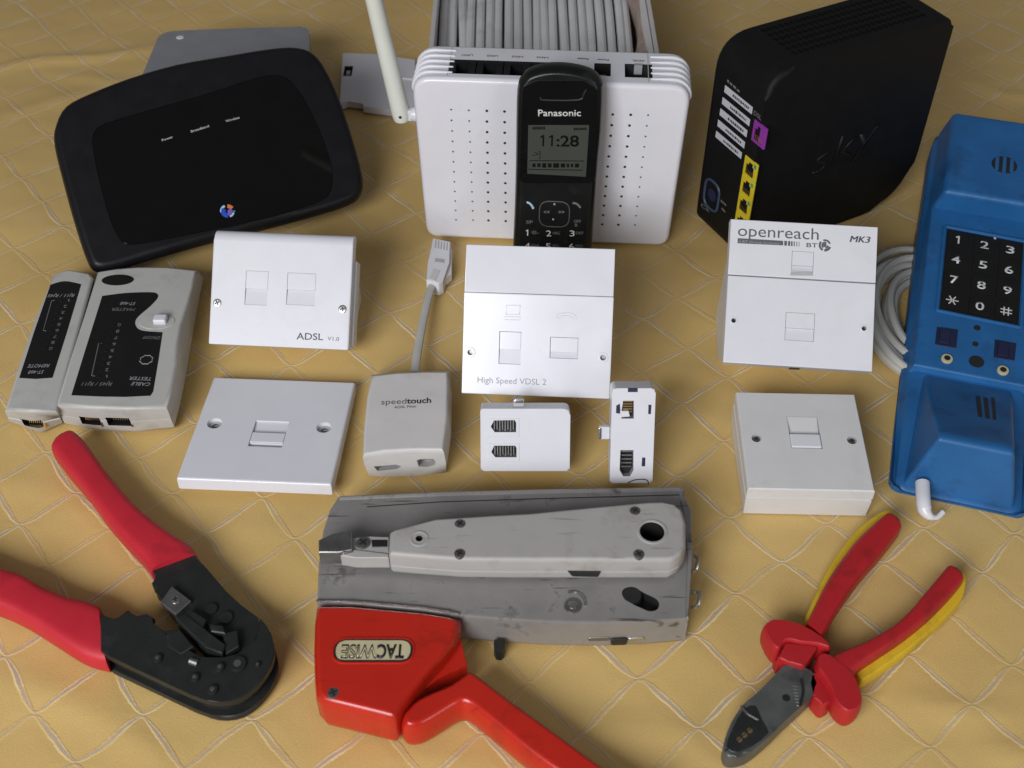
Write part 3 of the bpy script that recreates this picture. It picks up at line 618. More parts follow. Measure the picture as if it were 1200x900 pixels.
# ---- spare white bracket behind the white router
fr = Fr((on(450, 95, 0)[0], on(450, 95, 0)[1], 0)); zb = lambda L: Z(360, 0, 6, L)
t = thing('plastic_bracket', 'flat pale grey plastic bracket lying behind the white router and its aerial', 'bracket', fr)
P = fr.pts(zb([(248, 368), (500, 382), (760, 415), (760, 790), (570, 768), (390, 745), (390, 722), (285, 708), (225, 730)]), 6); (c0, s0) = bbox(fr.pts(zb([(265, 465), (315, 465), (312, 535), (262, 530)]), 6))
b = BM(); prism(b, fillet(P, 1.2, 2), .2, 6, 1.0, 2); make('plate', b, 'white', t, cut=holes([rrect(c0[0], c0[1], s0[0], s0[1])], 3, 12), cutmat='dark')
b = BM(); box(b, (c0[0], c0[1] - .6, 4.2), (s0[0] * .45, s0[1] * .35, 2.2), .3); make('clip', b, 'pocket', t)
P = fr.pts(zb([(650, 545), (760, 555), (760, 565), (650, 555)]), 6); b = BM(); prism(b, P, 5, 7.2, .3, 1); make('rib', b, 'white', t)
P = fr.pts(zb([(390, 735), (560, 755), (562, 775), (392, 752)]), 4); b = BM(); prism(b, P, .3, 4, .5, 1); make('edge_clip', b, 'white', t)

# ================================================================== open carton of grey cable
fr = Fr((18, 352, 0)); 
t = thing('cable_box', 'open cardboard box packed with loops of grey cable behind the white router', 'cable box', fr)
zc = lambda L: Z(480, 0, 3.75, L); ZT = 78.0
xl = fr.px(505, 30, ZT)[0]; xr = fr.px(766, 30, ZT)[0]; yf = -138.0; yb = 150.0
def wall(name, x0, x1, y0, y1, z1, m='card'):
    b = BM(); box(b, ((x0+x1)/2, (y0+y1)/2, z1/2 + .2), (x1-x0, y1-y0, z1), .4); return make(name, b, m, t)
wall('carton_wall', xl, xl + 3.5, yf, yb, ZT, 'card_white'); wall('carton_wall', xr - 3.5, xr, yf, yb, ZT + 3, 'card_white')
wall('carton_wall', xl + 3.5, xr - 3.5, yf, yf + 3.5, 62); wall('carton_wall', xl + 3.5, xr - 3.5, yb - 3.5, yb, ZT, 'card')
b = BM(); box(b, ((xl+xr)/2, (yf+yb)/2, 1.2), (xr-xl-7, yb-yf-7, 2)); make('carton_base', b, 'card', t)
# torn inner flap along the right wall
b = BM(); rg = []
for i in range(18):
    y = yf + 6 + i * 15.5; wv = 9 + 2.2 * math.sin(i * .9) + random.uniform(-.8, .8); zz = ZT + 1 + 1.2 * math.sin(i * 1.3)
    rg.append([(xr - 4, y, zz + 2), (xr - 4, y, zz - 14), (xr - 6 - wv * .75, y, zz - 15), (xr - 5 - wv, y, zz - 6), (xr - 7 - wv * .7, y, zz - 1)])
loft(b, rg); make('torn_flap', b, 'card', t, sharp=60)
b = BM(); rg = []
for i in range(18):
    y = yf + 6 + i * 15.5; wv = 2.2 * math.sin(i * .9 + .4)
    rg.append([(xr - 8.2 + wv*.3, y, ZT + 3.2), (xr - 4.2, y, ZT + 4.2), (xr - 4.2, y, ZT + 2.2), (xr - 8.6 + wv*.3, y, ZT + 1)])
loft(b, rg); make('torn_paper', b, 'card_white', t, sharp=60)
n = 21; xs = np.linspace(xl + 8, xr - 17, n)
for i, x in enumerate(xs):
    j0, j1, jm = random.uniform(-1.2, 1.2), random.uniform(-1.6, 1.6), random.uniform(-.9, .9); dz = random.uniform(-3.0, 0) + 5 - (5 if i in (0, 1) else 0)
    if i == 2: j0, j1 = 5.0, -4.5
    P = []
    for q in range(15):
        a = q / 14; y = yf + 9 + a * (yb - yf - 20); arch = math.sin(math.pi * a)
        P.append((x + j0 * (1-a) + j1 * a + jm * arch, y, 34 + dz + 34 * arch ** .45))
    b = BM(); tube(b, P, 3.35 + random.uniform(-.15, .2), 10); make('cable_loop', b, 'cable', t)
for i in range(9):                       # second layer seen in the gaps
    x = xl + 14 + i * (xr - xl - 34) / 8
    P = [(x + random.uniform(-2, 2), yf + 11 + a * (yb - yf - 24), 30 + 34 * math.sin(math.pi * a) ** .45) for a in np.linspace(0, 1, 12)]
    b = BM(); tube(b, P, 3.3, 8); make('cable_loop', b, 'cable', t)

# ================================================================== white router standing on edge
fr = Fr((23.9, 137.5, .3), Rot(-3.6, 90, 0)); rr = fr
t = thing('broadband_router', 'white router standing on edge with a stub aerial and ventilation dots', 'router', fr)
Wt, Wb, Hh, D = 173.2, 166.4, 124.5, 42.0
body = fillet([(-Wb/2, 0), (Wb/2, 0), (Wt/2, Hh), (-Wt/2, Hh)], [9, 9, 13, 13], 6)
top = fr.sub((0, Hh, 0), (1, 0, 0), (0, 0, -1))       # port side: x right, y away from the camera
zr = lambda L: Z(480, 40, 3.529, L)
slots = []                                            # dark sockets
lan = top.pts(zr([(168, 105), (612, 118), (612, 172), (166, 162)])); (lc, ls) = bbox(lan)
pw = bbox(top.pts(zr([(764, 122), (832, 122), (832, 172), (764, 172)]))); ad = bbox(top.pts(zr([(890, 126), (1003, 126), (1004, 178), (890, 178)])))
cut = BM()
for (c0, s0) in ((lc, ls), pw, ad):
    q = BM(); prism(q, rrect(c0[0], c0[1], s0[0], s0[1]), -13, 4); add(cut, q)
cut.transform(top.rel(fr))
b = BM(); loft(b, [[(x, y, z_) for x, y in inset(body, d_)] for d_, z_ in ((3.5, -D), (1.6, -D + .7), (.5, -D + 1.9), (0, -D + 3.5), (0, -3.2), (.5, -1.7), (1.5, -.6), (3.2, 0))]); make('router_case', b, 'white_gloss', t, cut=cut, cutmat='dark', sharp=45)
xf = top.rel(fr)
for i in range(4):                                    # four network sockets
    x = lc[0] - ls[0]/2 + (i + .5) * ls[0] / 4
    b = BM(); w_ = ls[0]/4
    box(b, (x, lc[1] + ls[1]*.40, -4), (w_ * .96, ls[1]*.18, 8)); box(b, (x - w_*.36, lc[1] - .2, -4.6), (w_ * .24, ls[1]*.8, 8)); box(b, (x + w_*.36, lc[1] - .2, -4.6), (w_ * .24, ls[1]*.8, 8))
    o = make('network_socket', b, 'black', t, xf)
    e = BM()
    for q in range(6): box(e, (x - w_*.2 + q * w_*.08, lc[1] - ls[1]*.2, -7), (w_*.03, ls[1]*.5, .6))
    make('contact_pins', e, 'dull_steel', o, xf, wn=False)
b = BM(); box(b, (pw[0][0], pw[0][1], -7), (pw[1][0]*.5, 1.8, 6), .3); make('power_pin', b, 'steel', t, xf)
b = BM(); box(b, (ad[0][0], ad[0][1] + ad[1][1]*.46, -3), (ad[1][0]*.3, 3.0, 6.4), .3); make('socket_key', b, 'light_grey_ink', t, xf)
e = BM()
for q in range(4): box(e, (ad[0][0] - 3 + q*2, ad[0][1] - 1, -8), (.7, 5, .6))
make('contact_pins', e, 'dull_steel', t, xf, wn=False)
p = top.px(*zr([(716, 136)])[0]); b = BM(); cyl(b, p, 1.3, -.5, .1, 12); make('reset_hole', b, 'light_grey_ink', t, xf)
for s_, a, c in (('LAN1', (262, 84), (216, 84)), ('LAN2', (366, 88), (320, 86)), ('LAN3', (470, 92), (424, 89)), ('LAN4', (574, 95), (526, 92)), ('Reset', (740, 100), (694, 98)), ('Power', (824, 104), (774, 102)), ('ADSL', (972, 108), (920, 106))):
    pwrite('lettering', s_, t, top, *zr([a, c]), 'grey_ink', .05, root=fr, h=2.2, bold=.02)
for sx in (-1, 1):                                    # seam of the port panel and the ribs wrapping each corner
    xs_ = -64.5 if sx < 0 else 60.0
    b = BM(); box(b, (xs_, D/2, -.1), (.5, D - 7, .5)); make('panel_seam', b, 'pocket', t, xf, wn=False)
    for i in range(5):
        zz = -7.5 - i * 6.6; P = []
        x1 = sx * (Wt/2 - 25)
        P.append((x1, Hh + .25, zz)); P.append((sx * (Wt/2 - 14), Hh + .3, zz))
        for a in np.linspace(0, math.pi/2, 7): P.append((sx * (Wt/2 - 11.2 + 11.2 * math.sin(a)), Hh - 11.2 + 11.5 * math.cos(a), zz))
        P.append((sx * (Wt/2 - .6), Hh - 15, zz))
        b = BM(); tube(b, P, [.5] + [1.15] * (len(P) - 2) + [.3], 8); make('rib', b, 'white', t)
# ventilation dots (small): one part
e = BM()
zf = lambda L: Z(380, 0, 2.609, L)
cols = [((388, 335), (403, 672)), ((442, 337), (455, 673)), ((497, 339), (502, 674)), ((551, 341), (555, 676)), ((882, 350), (850, 686)), ((937, 351), (899, 687)), ((990, 352), (950, 688))]
for ci, (a, c) in enumerate(cols):
    A, C_ = [np.array(fr.px(*p)) for p in zf([a, c])]
    for q in range(12):
        p = A + (C_ - A) * q / 11; r_ = .95 if ci in (2, 3, 4, 5) else .62
        cyl(e, (p[0], p[1]), r_, -.5, .04, 8)
o = make('ventilation_dots', e, 'dark', t, wn=False); o['kind'] = 'stuff'
# aerial
hp = np.array(fr.px(468, 133, -16)); hl = (-Wt/2 - 6.5, hp[1], -16)
b = BM(); tube(b, [(-Wt/2 + 5, hp[1], -16), (-Wt/2 - 2, hp[1], -16), (-Wt/2 - 4, hp[1] - .2, -16)], [5, 5, 4], 14); box(b, (-Wt/2 - 4.5, hp[1], -16), (7, 8, 6), 1.2); make('aerial_hinge', b, 'white', t)
b = BM(); ax = -Wt/2 - 10.5; P = [(ax + .5, hp[1] - 6, -16), (ax + .4, hp[1] - 4, -16), (ax, hp[1], -16), (ax - 6, hp[1] + 40, -16.5), (ax - 20, hp[1] + 140, -17), (ax - 22, hp[1] + 155, -17), (ax - 22.3, hp[1] + 157, -17)]
tube(b, P, [2.5, 5.4, 6.1, 5.6, 4.9, 4.6, 2], 18); make('aerial', b, 'aerial', t)
b = BM(); cyl(b, (ax + .3, hp[1] + 1), 1.0, -10.1, -9.7, 12); make('hinge_pin', b, 'dark', t)

# ================================================================== cordless phone leaning on it
fr = Fr((on(652, 270, 20)[0], 86, .4), Rot(-3.0, 76.5, -1.2))
t = thing('cordless_phone', 'black cordless phone handset with grey display leaning upright on the white router', 'phone', fr)
zp = lambda L: Z(580, 70, 4.09, L)
right = [(465, 890), (480, 700), (495, 500), (510, 350), (518, 160), (510, 120), (482, 82), (424, 56), (332, 40), (240, 42), (160, 65), (125, 100), (105, 150), (100, 350), (98, 500), (93, 700), (85, 890)]
P = fr.pts(zp(right)); P = smooth(P, 3, False)
x0, y0 = P[0]; x1, y1 = P[-1]
P += [(x1 + .5, y1 - 20), (x1 + 2, y1 - 28), (x1 + 8, max(.2, y1 - 33)), (x0 - 8, max(.2, y1 - 33)), (x0 - 2, y1 - 28), (x0 - .5, y0 - 20)]
ymin = min(p[1] for p in P); P = [(x, y if y > y1 else y1 + (y - y1) * (y1 - .3) / (y1 - ymin)) for x, y in P]
b = BM(); rings = [[(x, y, z) for x, y in inset(P, d)] for d, z in ((6, -21), (2, -17.5), (0, -12), (0, -5), (1.2, -1.8), (3.2, -.2), (4.5, 0))]
loft(b, rings); make('handset_case', b, 'black_phone', t, sharp=45)
lens = fillet(fr.pts(zp([(130, 215), (135, 130), (200, 100), (420, 100), (490, 140), (492, 300), (478, 590), (118, 590)])), 4, 4)
b = BM(); prism(b, lens, -.5, .35, .3, 2); ln = make('display_window', b, 'gloss', t)
S4 = fr.pts(zp([(160, 312), (452, 312), (436, 560), (155, 545)])); b = BM(); prism(b, S4, .2, .5, .1, 1); sc = make('display', b, 'lcd', t)
zl = .53
pwrite('lettering', ':28', sc, fr, *zp([(295, 415), (403, 415)]), 'lcd_ink', zl, h=7.2, bold=.02)
for xx in (226, 268):
    q = fr.px(*zp([(xx, 415)])[0], z=zl); b = BM(); one(b, q[0], q[1], 7.2, zl); make('lettering', b, 'lcd_ink', sc, wn=False)
pwrite('lettering', '->]', sc, fr, *zp([(178, 466), (218, 466)]), 'lcd_ink', zl, h=4)
q = fr.pts(zp([(165, 482), (425, 484), (420, 528), (163, 524)])); b = BM(); tube(b, [(x, y, zl) for x, y in q], .28, 5, True); make('display_frame', b, 'lcd_ink', sc, wn=False)
for a, c, h_ in (((180, 515), (408, 517), 3.0), ((180, 334), (240, 334), 2), ((378, 338), (440, 338), 2)): dashes(sc, *fr.pts(zp([a, c])), h_, 'lcd_ink', zl, None, 8)
pwrite('lettering', 'Panasonic', ln, fr, *zp([(207, 270), (412, 270)]), 'white_ink', .4, h=4.2, bold=.014)
e = fr.pts(smooth(zp([(222, 180), (230, 192), (400, 192), (425, 165), (440, 140)]), 3, False)); b = BM(); tube(b, [(x, y, .35) for x, y in e], .8, 8); make('earpiece_slot', b, 'black', t)
nc = np.array(fr.px(*zp([(285, 738)])[0])); nw = abs(fr.px(*zp([(357, 738)])[0])[0] - nc[0]); nh = abs(fr.px(*zp([(285, 798)])[0])[1] - nc[1])
ring = fillet([(nc[0]-nw, nc[1]-nh), (nc[0]+nw, nc[1]-nh), (nc[0]+nw, nc[1]+nh), (nc[0]-nw, nc[1]+nh)], nh * .75, 8)
b = BM(); prism(b, ring, -.5, .7, .4, 2); nv = make('navigation_pad', b, 'black_phone', t)
b = BM(); tube(b, [(x, y, .6) for x, y in ring], .42, 6, True); make('chrome_ring', b, 'dull_steel', nv)
for s_, a, c in (('«', (232, 735), (265, 735)), ('»', (302, 735), (335, 735))):
    pwrite('lettering', s_, nv, fr, *zp([a, c]), 'pale_ink', .75, h=2.5)
for p in ((285, 692), (279, 765)):
    q = fr.px(*zp([p])[0], z=.7); b = BM(); cyl(b, q, .7, .6, .8, 8); make('arrow_dot', b, 'light_grey_ink', nv, wn=False)
q = fr.pts(smooth(zp([(152, 682), (166, 688), (176, 698), (184, 712)]), 3, False)); b = BM(); tube(b, [(x, y, .15) for x, y in q], [.5] + [.7] * (len(q)-2) + [.9], 6); make('talk_key', b, 'emb_pale', t)
q = fr.pts(smooth(zp([(372, 686), (392, 690), (410, 708)]), 3, False)); b = BM(); tube(b, [(x, y, .15) for x, y in q], .7, 6); make('end_key', b, 'pale_ink', t)
for s_, a, c in (('OFF', (378, 782), (412, 782)), ('R', (384, 800), (398, 800)), ('SP', (150, 785), (182, 785))): pwrite('lettering', s_, t, fr, *zp([a, c]), 'pale_ink', .1, h=2.2)
for i, (s_, l_, a) in enumerate((('1', '@.,', (146, 842)), ('2', 'ABC', (246, 846)), ('3', 'DEF', (358, 846)), ('4', 'GHI', (144, 905)), ('5', 'JKL', (244, 907)), ('6', 'MNO', (355, 908)))):
    x, y = a; kx = fr.pts(zp([(x - 12, y - 36), (x + 78, y - 36), (x + 76, y + 10), (x - 12, y + 10)]))
    b = BM(); prism(b, kx, -.4, .35, .25, 1); kk = make('key', b, 'black_phone', t)
    if s_ == '1': q = fr.px(*zp([(x + 8, y)])[0]); b = BM(); one(b, q[0], q[1], 4.2, .4); make('lettering', b, 'white_ink', kk, wn=False)
    else: pwrite('lettering', s_, kk, fr, *zp([(x, y), (x + 24, y)]), 'white_ink', .38, h=4.2)
    pwrite('lettering', l_, kk, fr, *zp([(x + 30, y - 10), (x + 66, y - 9)]), 'pale_ink', .38, h=1.9)

# ================================================================== tall black router with coloured sockets
fr = Fr((153.2, 119.0, .3), Rot(27.85)); L_, T_, H_ = 145.3, 53.6, 141.0
t = thing('broadband_router', 'black upright router with purple and yellow sockets and white stickers', 'router', fr)
face = fr.sub((0, 0, 0), (1, 0, 0), (0, 0, 1)); side = fr.sub((0, T_, 0), (0, -1, 0), (0, 0, 1)); topf = fr.sub((0, 0, H_), (1, 0, 0), (0, 1, 0))
prof = fillet([(0, 0), (L_, 0), (L_, H_), (0, H_)], [8, 42, 7, 24], 8)
cut = BM()
zs = lambda L: Z(810, 60, 3.913, L)
yel = side.pts(zs([(243, 472), (306, 520), (248, 770), (178, 765)])); pur = side.pts(zs([(300, 325), (357, 362), (342, 445), (268, 375)]))
xs_ = face.rel(fr); xsd = side.rel(fr)
b = BM(); prism(b, prof, -T_, 0, 3.5, 4, bot=3.5); make('router_case', b, 'black_matt', t, xs_, sharp=40)
# vent rows on the top (small): one part
e = BM(); nn = 24
for r_ in range(6):
    for q in range(nn):
        x = 28 + q * 4.4 + (r_ % 2) * 0; y = 13 + r_ * 6.2
        box(e, (x, y, H_ + .05), (2.4, 3.6, .3), rz=.5)
o = make('vent_slots', e, 'vent', t, wn=False); o['kind'] = 'stuff'
for q, (s_, L4) in enumerate(((0, [(158, 148), (282, 265), (276, 298), (152, 178)]), (0, [(147, 202), (270, 322), (264, 352), (141, 232)]), (0, [(136, 253), (257, 372), (252, 403), (131, 284)]), (0, [(126, 305), (246, 425), (241, 456), (121, 333)]), (0, [(117, 356), (232, 474), (227, 503), (112, 384)]))):
    P = side.pts(zs(L4)); c0, s0 = bbox(P)
    # sticker: rectangle in the side plane
    ys = np.mean([P[0][1], P[1][1]]); yb_ = np.mean([P[2][1], P[3][1]]); xa = np.mean([P[0][0], P[3][0]]); xb = np.mean([P[1][0], P[2][0]])
    b = BM(); prism(b, [(xa, yb_), (xb, yb_), (xb, ys), (xa, ys)], -.2, .12, .05, 1); stk = make('sticker', b, 'sticker', t, xsd, wn=False)
    dashes(stk, (xa + (xb-xa)*.30, yb_ + (ys-yb_)*.28), (xa + (xb-xa)*.88, yb_ + (ys-yb_)*.28), (ys-yb_)*.40, 'dark_ink', .15, xsd, 9)
c0, s0 = bbox(pur); xa, ya = c0[0] - 5.6, c0[1]
def port(cx, cy, w, h, m):
    b = BM(); prism(b, rrect(cx, cy, w, h, .5, 2), -.6, .5, .2, 1)
    c = BM(); prism(c, [(cx - w*.33, cy - h*.36), (cx + w*.33, cy - h*.36), (cx + w*.33, cy + h*.18), (cx + w*.16, cy + h*.18), (cx + w*.16, cy + h*.34), (cx - w*.16, cy + h*.34), (cx - w*.16, cy + h*.18), (cx - w*.33, cy + h*.18)], -.1, 2)
    o = make('socket', b, m, t, xsd, cut=c, cutmat=m)
    e = BM()
    for q in range(5): box(e, (cx - w*.24 + q * w*.12, cy - h*.22, .0), (w*.04, h*.22, .35))
    make('contact_pins', e, 'gold', o, xsd, wn=False); return o
px_ = [p[0] for p in pur]; py_ = [p[1] for p in pur]
pa = np.array(side.px(*zs([(313, 382)])[0])); port(pa[0], pa[1], 13.0, 15.0, 'purple')
yt = np.array(side.px(*zs([(272, 500)])[0])); ybm = np.array(side.px(*zs([(214, 765)])[0])); hh_ = (yt[1] - ybm[1])
yx = (side.px(*zs([(262, 600)])[0])[0])
for i in range(4):
    port(yx, yt[1] - (i + .42) * 14.2, 13.4, 14.0, 'yellow')
    b = BM(); box(b, (yx + 4.6, yt[1] - (i + .42) * 14.2 + 4.6, .6), (2.2, 2.6, .3)); make('port_light', b, 'green', t, xsd, wn=False)
jc = np.array(side.px(*zs([(95, 660)])[0]))
jr = fillet([(jc[0]-8.0, jc[1]-11), (jc[0]+8.0, jc[1]-11), (jc[0]+8.0, jc[1]+11), (jc[0]-8.0, jc[1]+11)], 7, 6)
b = BM(); tube(b, [(x, y, .2) for x, y in jr], .9, 6, True, flat=1); make('power_socket_ring', b, 'ring_blue', t, xsd)
b = BM(); cyl(b, (jc[0], jc[1]), 4.6, -.2, .15, 18); make('power_socket', b, 'navy', t, xsd)
for s_, a, c in (('CE', (45, 712), (82, 740)), ('DSL', (286, 290), (320, 318))):
    pwrite('lettering', s_, t, side, *zs([a, c]), 'pale_ink', .1, root=fr, h=3.2)
for a, c in (((136, 690), (160, 712)), ((140, 725), (155, 742)), ((165, 140), (225, 195))): dashes(t, *side.pts(zs([a, c])), 1.8, 'pale_ink', .1, xsd, 4)
# raised word on the face
zk = lambda L: Z(800, 0, 3, L)
write('raised_lettering', 'sky', t, face.px(*zk([(452, 618)])[0]), face.px(*zk([(690, 490)])[0]), 'black', z=.1, h=22, shear=.28, bold=-.01, xf=xs_, thick=.5)

# ================================================================== ADSL filter with its lead
c0 = on(478, 490, 22); fr = Fr((c0[0], c0[1], 0)); zq = lambda L: Z(420, 425, 6.425, L)
t = thing('line_filter', 'ivory line filter box with cord and plug, dark lettering on its lid', 'line filter', fr)
top2 = fr.pts(zq([(100, 96), (300, 72), (500, 64), (675, 66), (676, 200), (668, 430), (640, 655), (430, 652), (200, 664), (32, 692), (42, 500), (68, 250)]), 24)
bot2 = fr.pts(zq([(110, 120), (300, 100), (520, 92), (690, 90), (712, 250), (706, 560), (662, 842), (450, 862), (250, 870), (82, 866), (55, 700), (75, 350)]), 0)
n = len(top2); mixp = lambda a, b_, k: [(p[0]*(1-k) + q[0]*k, p[1]*(1-k) + q[1]*k) for p, q in zip(a, b_)]
rings = []
for zz, kk, ins in ((0.2, 0, 1.5), (1.2, .03, .3), (12, .45, -.6), (21, .92, -.3), (23.0, .97, .4), (24, 1, 1.6)):
    rings.append([(x, y, zz) for x, y in inset(mixp(bot2, top2, kk), ins)])
b = BM(); loft(b, rings)
bmesh.ops.bevel(b, geom=[e for e in b.edges if abs(e.verts[0].co.z - e.verts[1].co.z) > .5 and e.calc_face_angle(0) > .6], offset=2, segments=3, profile=.5, affect='EDGES', clamp_overlap=True)
ff = np.array(fr.px(*zq([(100, 800)])[0], z=9)); fg = np.array(fr.px(*zq([(660, 790)])[0], z=9))
ang = math.atan2(*(fg - ff)[::-1])
fs = Fr(fr.t + np.array([(ff[0]+fg[0])/2, (ff[1]+fg[1])/2 - 1.2, 0]), Rot(math.degrees(ang)) @ Rot(0, 78))    # front side plane
j1 = fs.pts(zq([(118, 765), (285, 755), (325, 772), (290, 800), (145, 812)])); j2 = fs.pts(zq([(440, 722), (470, 712), (560, 712), (582, 735), (575, 770), (520, 790), (455, 780)]))
cut = BM(); prism(cut, j1, -6, 5); q = BM(); prism(q, j2, -6, 5); add(cut, q); cut.transform(fs.rel(fr))
make('filter_case', b, 'ivory', t, cut=cut, cutmat='pocket', sharp=50)
xf = fs.rel(fr); c2, s2 = bbox(j2); e = BM()
for q in range(6): box(e, (c2[0] - s2[0]*.3 + q*s2[0]*.12, c2[1] + 1, -3), (.5, s2[1]*.5, .6))
make('contact_pins', e, 'gold', t, xf, wn=False)
pwrite('lettering', 'speed', t, fr, *zq([(172, 316), (362, 308)]), 'grey_ink', 24.03, h=4.4)
pwrite('lettering', 'touch', t, fr, *zq([(364, 308), (548, 302)]), 'dark_ink', 24.03, h=4.4, bold=.025)
pwrite('lettering', 'ADSL Filter', t, fr, *zq([(270, 345), (440, 336)]), 'dark_ink', 24.03, h=2.0)
cp = [(486, 437), (488, 420), (492, 396), (497, 370), (503, 345), (511, 322)]
P = [(fr.px(u, v, z_) + (z_,)) for (u, v), z_ in zip(smooth(cp, 4, False), np.linspace(12, 6, 21))]
b = BM(); tube(b, P, 2.7, 10, flat=.65); make('cord', b, 'cord', t)
zg = lambda L: Z(420, 260, 2.727, L)
P = fr.pts(zg([(236, 50), (296, 62), (290, 130), (270, 188), (256, 196), (216, 184), (222, 130)]), 11)
b = BM(); prism(b, fillet(P, 1.2, 2), .5, 11, 1.2, 2); pl = make('plug', b, 'white', t)
P = fr.pts(zg([(292, 80), (300, 90), (298, 165), (272, 185), (285, 140)]), 8); b = BM(); prism(b, P, 2, 8, .6, 2); make('plug_latch', b, 'white', pl)
for i in range(5):
    A = fr.pts(zg([(246 + i*9, 58 + i*2), (250 + i*9, 58 + i*2), (248 + i*9, 84 + i*2), (244 + i*9, 84 + i*2)]), 11); b = BM(); prism(b, A, 10.5, 11.25, .1, 1); make('contact_rib', b, 'pocket', pl, wn=False)
A = fr.pts(zg([(246, 116), (276, 120), (274, 132), (243, 128)]), 11); b = BM(); prism(b, A, 10.5, 11.2, .1, 1); make('cord_clamp', b, 'pocket', pl, wn=False)
A = fr.pts(zg([(240, 150), (262, 156), (246, 190), (226, 182)]), 11); b = BM(); prism(b, A, 10.5, 11.3, .2, 1); make('strain_relief', b, 'ivory', pl)

# ================================================================== small socket adaptors standing up
def upright(px_bl, px_br, px_tl, tilt, z0):
    A = on(*px_bl, z0); B = on(*px_br, z0); d = B - A; yaw = math.degrees(math.atan2(d[1], d[0])); mid = (A + B) / 2
    f = Fr(mid, Rot(yaw, tilt, 0)); return f, float(np.linalg.norm(d)), f.px((px_tl[0] + 0), px_tl[1])[1]
zd = lambda L: Z(550, 455, 8.57, L)
fr, w, h = upright((563.4, 552), (667.5, 552), (563.4, 479), 60, 8)
t = thing('socket_adaptor', 'white twin network socket adaptor standing below the VDSL plate', 'socket adaptor', fr)
js = [fr.pts(zd(p)) for p in ([(215, 385), (248, 322), (455, 318), (470, 345), (470, 440), (255, 440)], [(220, 640), (250, 575), (460, 575), (474, 600), (474, 692), (262, 692)])]
out = fillet([(-w/2, 0), (w/2, 0), (w/2, h), (-w/2, h)], [1.5, 1.5, 3.5, 1.2], 4); dep = 13.0
b = BM(); prism(b, out, -dep, 0, 1.2, 3, bot=1); make('adaptor_case', b, 'white', t, cut=holes(js, -9, 2), cutmat='pocket')
for q, P in enumerate(js):
    c0, s0 = bbox(P); ref = fr.pts(zd([(192, 300), (502, 300), (502, 490), (192, 490)] if q == 0 else [(195, 550), (505, 550), (505, 735), (195, 735)])); cr_, sr = bbox(ref)
    b = BM(); prism(b, rrect(cr_[0], cr_[1], sr[0], sr[1], .4, 2), -.6, .25, .2, 1); o = make('socket_frame', b, 'white', t, cut=holes([P], -3, 3), cutmat='pocket')
    e = BM()
    for i in range(8): box(e, (c0[0] - s0[0]*.36 + i*s0[0]*.107, c0[1] + (.3 if i % 2 else -.3), -1.6 - .5*(i % 2)), (.55, s0[1]*.85, .7))
    make('contact_pins', e, 'dull_steel', o, wn=False)
    e = BM(); box(e, (c0[0], c0[1], -5), (s0[0]*.96, s0[1]*.96, .5)); make('socket_floor', e, 'dark', o, wn=False)
# back shell sits level on the cloth
def foot(parent, fr, w, h, dep, m):
    def ground(wy): p = fr.R.T @ (np.array([fr.t[0], wy, .2]) - fr.t); return (float(p[1]), float(p[2]))
    bt = fr.t + fr.R @ np.array([0, 0, -dep]); g1 = ground(fr.t[1] + 11); g2 = ground(bt[1] + 16)
    prof = [(1.2, -dep * .6), (h - 1.5, -dep * .6), (h - 1.5, -dep - 3), g2, g1]
    b = BM(); loft(b, [[(-w/2 + 1, y, z) for y, z in prof], [(w/2 - 1, y, z) for y, z in prof]]); bmesh.ops.bevel(b, geom=b.edges[:], offset=.8, segments=2, profile=.5, affect='EDGES', clamp_overlap=True)
    return make('back_shell', b, m, parent)
foot(t, fr, w, h, dep, 'ivory')
cx = fr.px(608, 468)[0]; b = BM(); box(b, (cx, h + 1.8, -6.5), (6.2, 4.5, 5), .8); o = make('clip', b, 'pocket', t); b = BM(); box(b, (cx + .2, h + 3.2, -4.2), (5.0, 2.2, 1.2), .4); make('clip_tip', b, 'steel', o)

zm = lambda L: Z(690, 435, 6.21, L)
fr, w, h = upright((714.5, 566), (764.5, 566), (715.8, 455), 62, 9)
t = thing('socket_adaptor', 'narrow white adaptor block with two sockets one above the other', 'socket adaptor', fr)
top_j = fr.pts(zm([(250, 215), (328, 215), (328, 345), (238, 345), (238, 290)])); bot_j = fr.pts(zm([(230, 575), (325, 575), (325, 720), (300, 765), (250, 765), (224, 720)]))
slots_ = [fr.pts(zm(p)) for p in ([(284, 124), (356, 124), (356, 152), (284, 152)], [(434, 244), (456, 244), (452, 312), (432, 312)], [(388, 628), (412, 628), (410, 692), (384, 692)], [(200, 250), (226, 236), (232, 310), (198, 305)])]
b = BM(); prism(b, fillet([(-w/2, 0), (w/2, 0), (w/2, h), (-w/2, h)], [1.2, 1.2, 2.5, 2.5], 4), -14, 0, 1.6, 3, bot=1)
make('adaptor_case', b, 'white', t, cut=holes([top_j, bot_j], -8, 2), cutmat='pocket')
for s_ in slots_:
    b = BM(); prism(b, s_, -.6, .08, .03, 1); make('slot', b, 'navy', t, wn=False)
for P, v in ((top_j, 0), (bot_j, 1)):
    c0, s0 = bbox(P); e = BM()
    for i in range(5): box(e, (c0[0], c0[1] + s0[1]*(.42 - .15*i) , -2.0 - .2*i), (s0[0]*.75, .8, .8))
    o = make('contact_pins', e, 'gold' if not v else 'dull_steel', t, wn=False)
    e = BM(); box(e, (c0[0] + s0[0]*.1, c0[1] - s0[1]*.1, -5.5), (s0[0]*.8, s0[1]*.9, .5)); make('socket_floor', e, 'dark', o, wn=False)
P = fr.pts(zm([(225, 290), (290, 290), (300, 330), (235, 335)])); b = BM(); prism(b, P, -2, .3, .4, 2); make('latch', b, 'white', t)
foot(t, fr, w, h, 14, 'white')
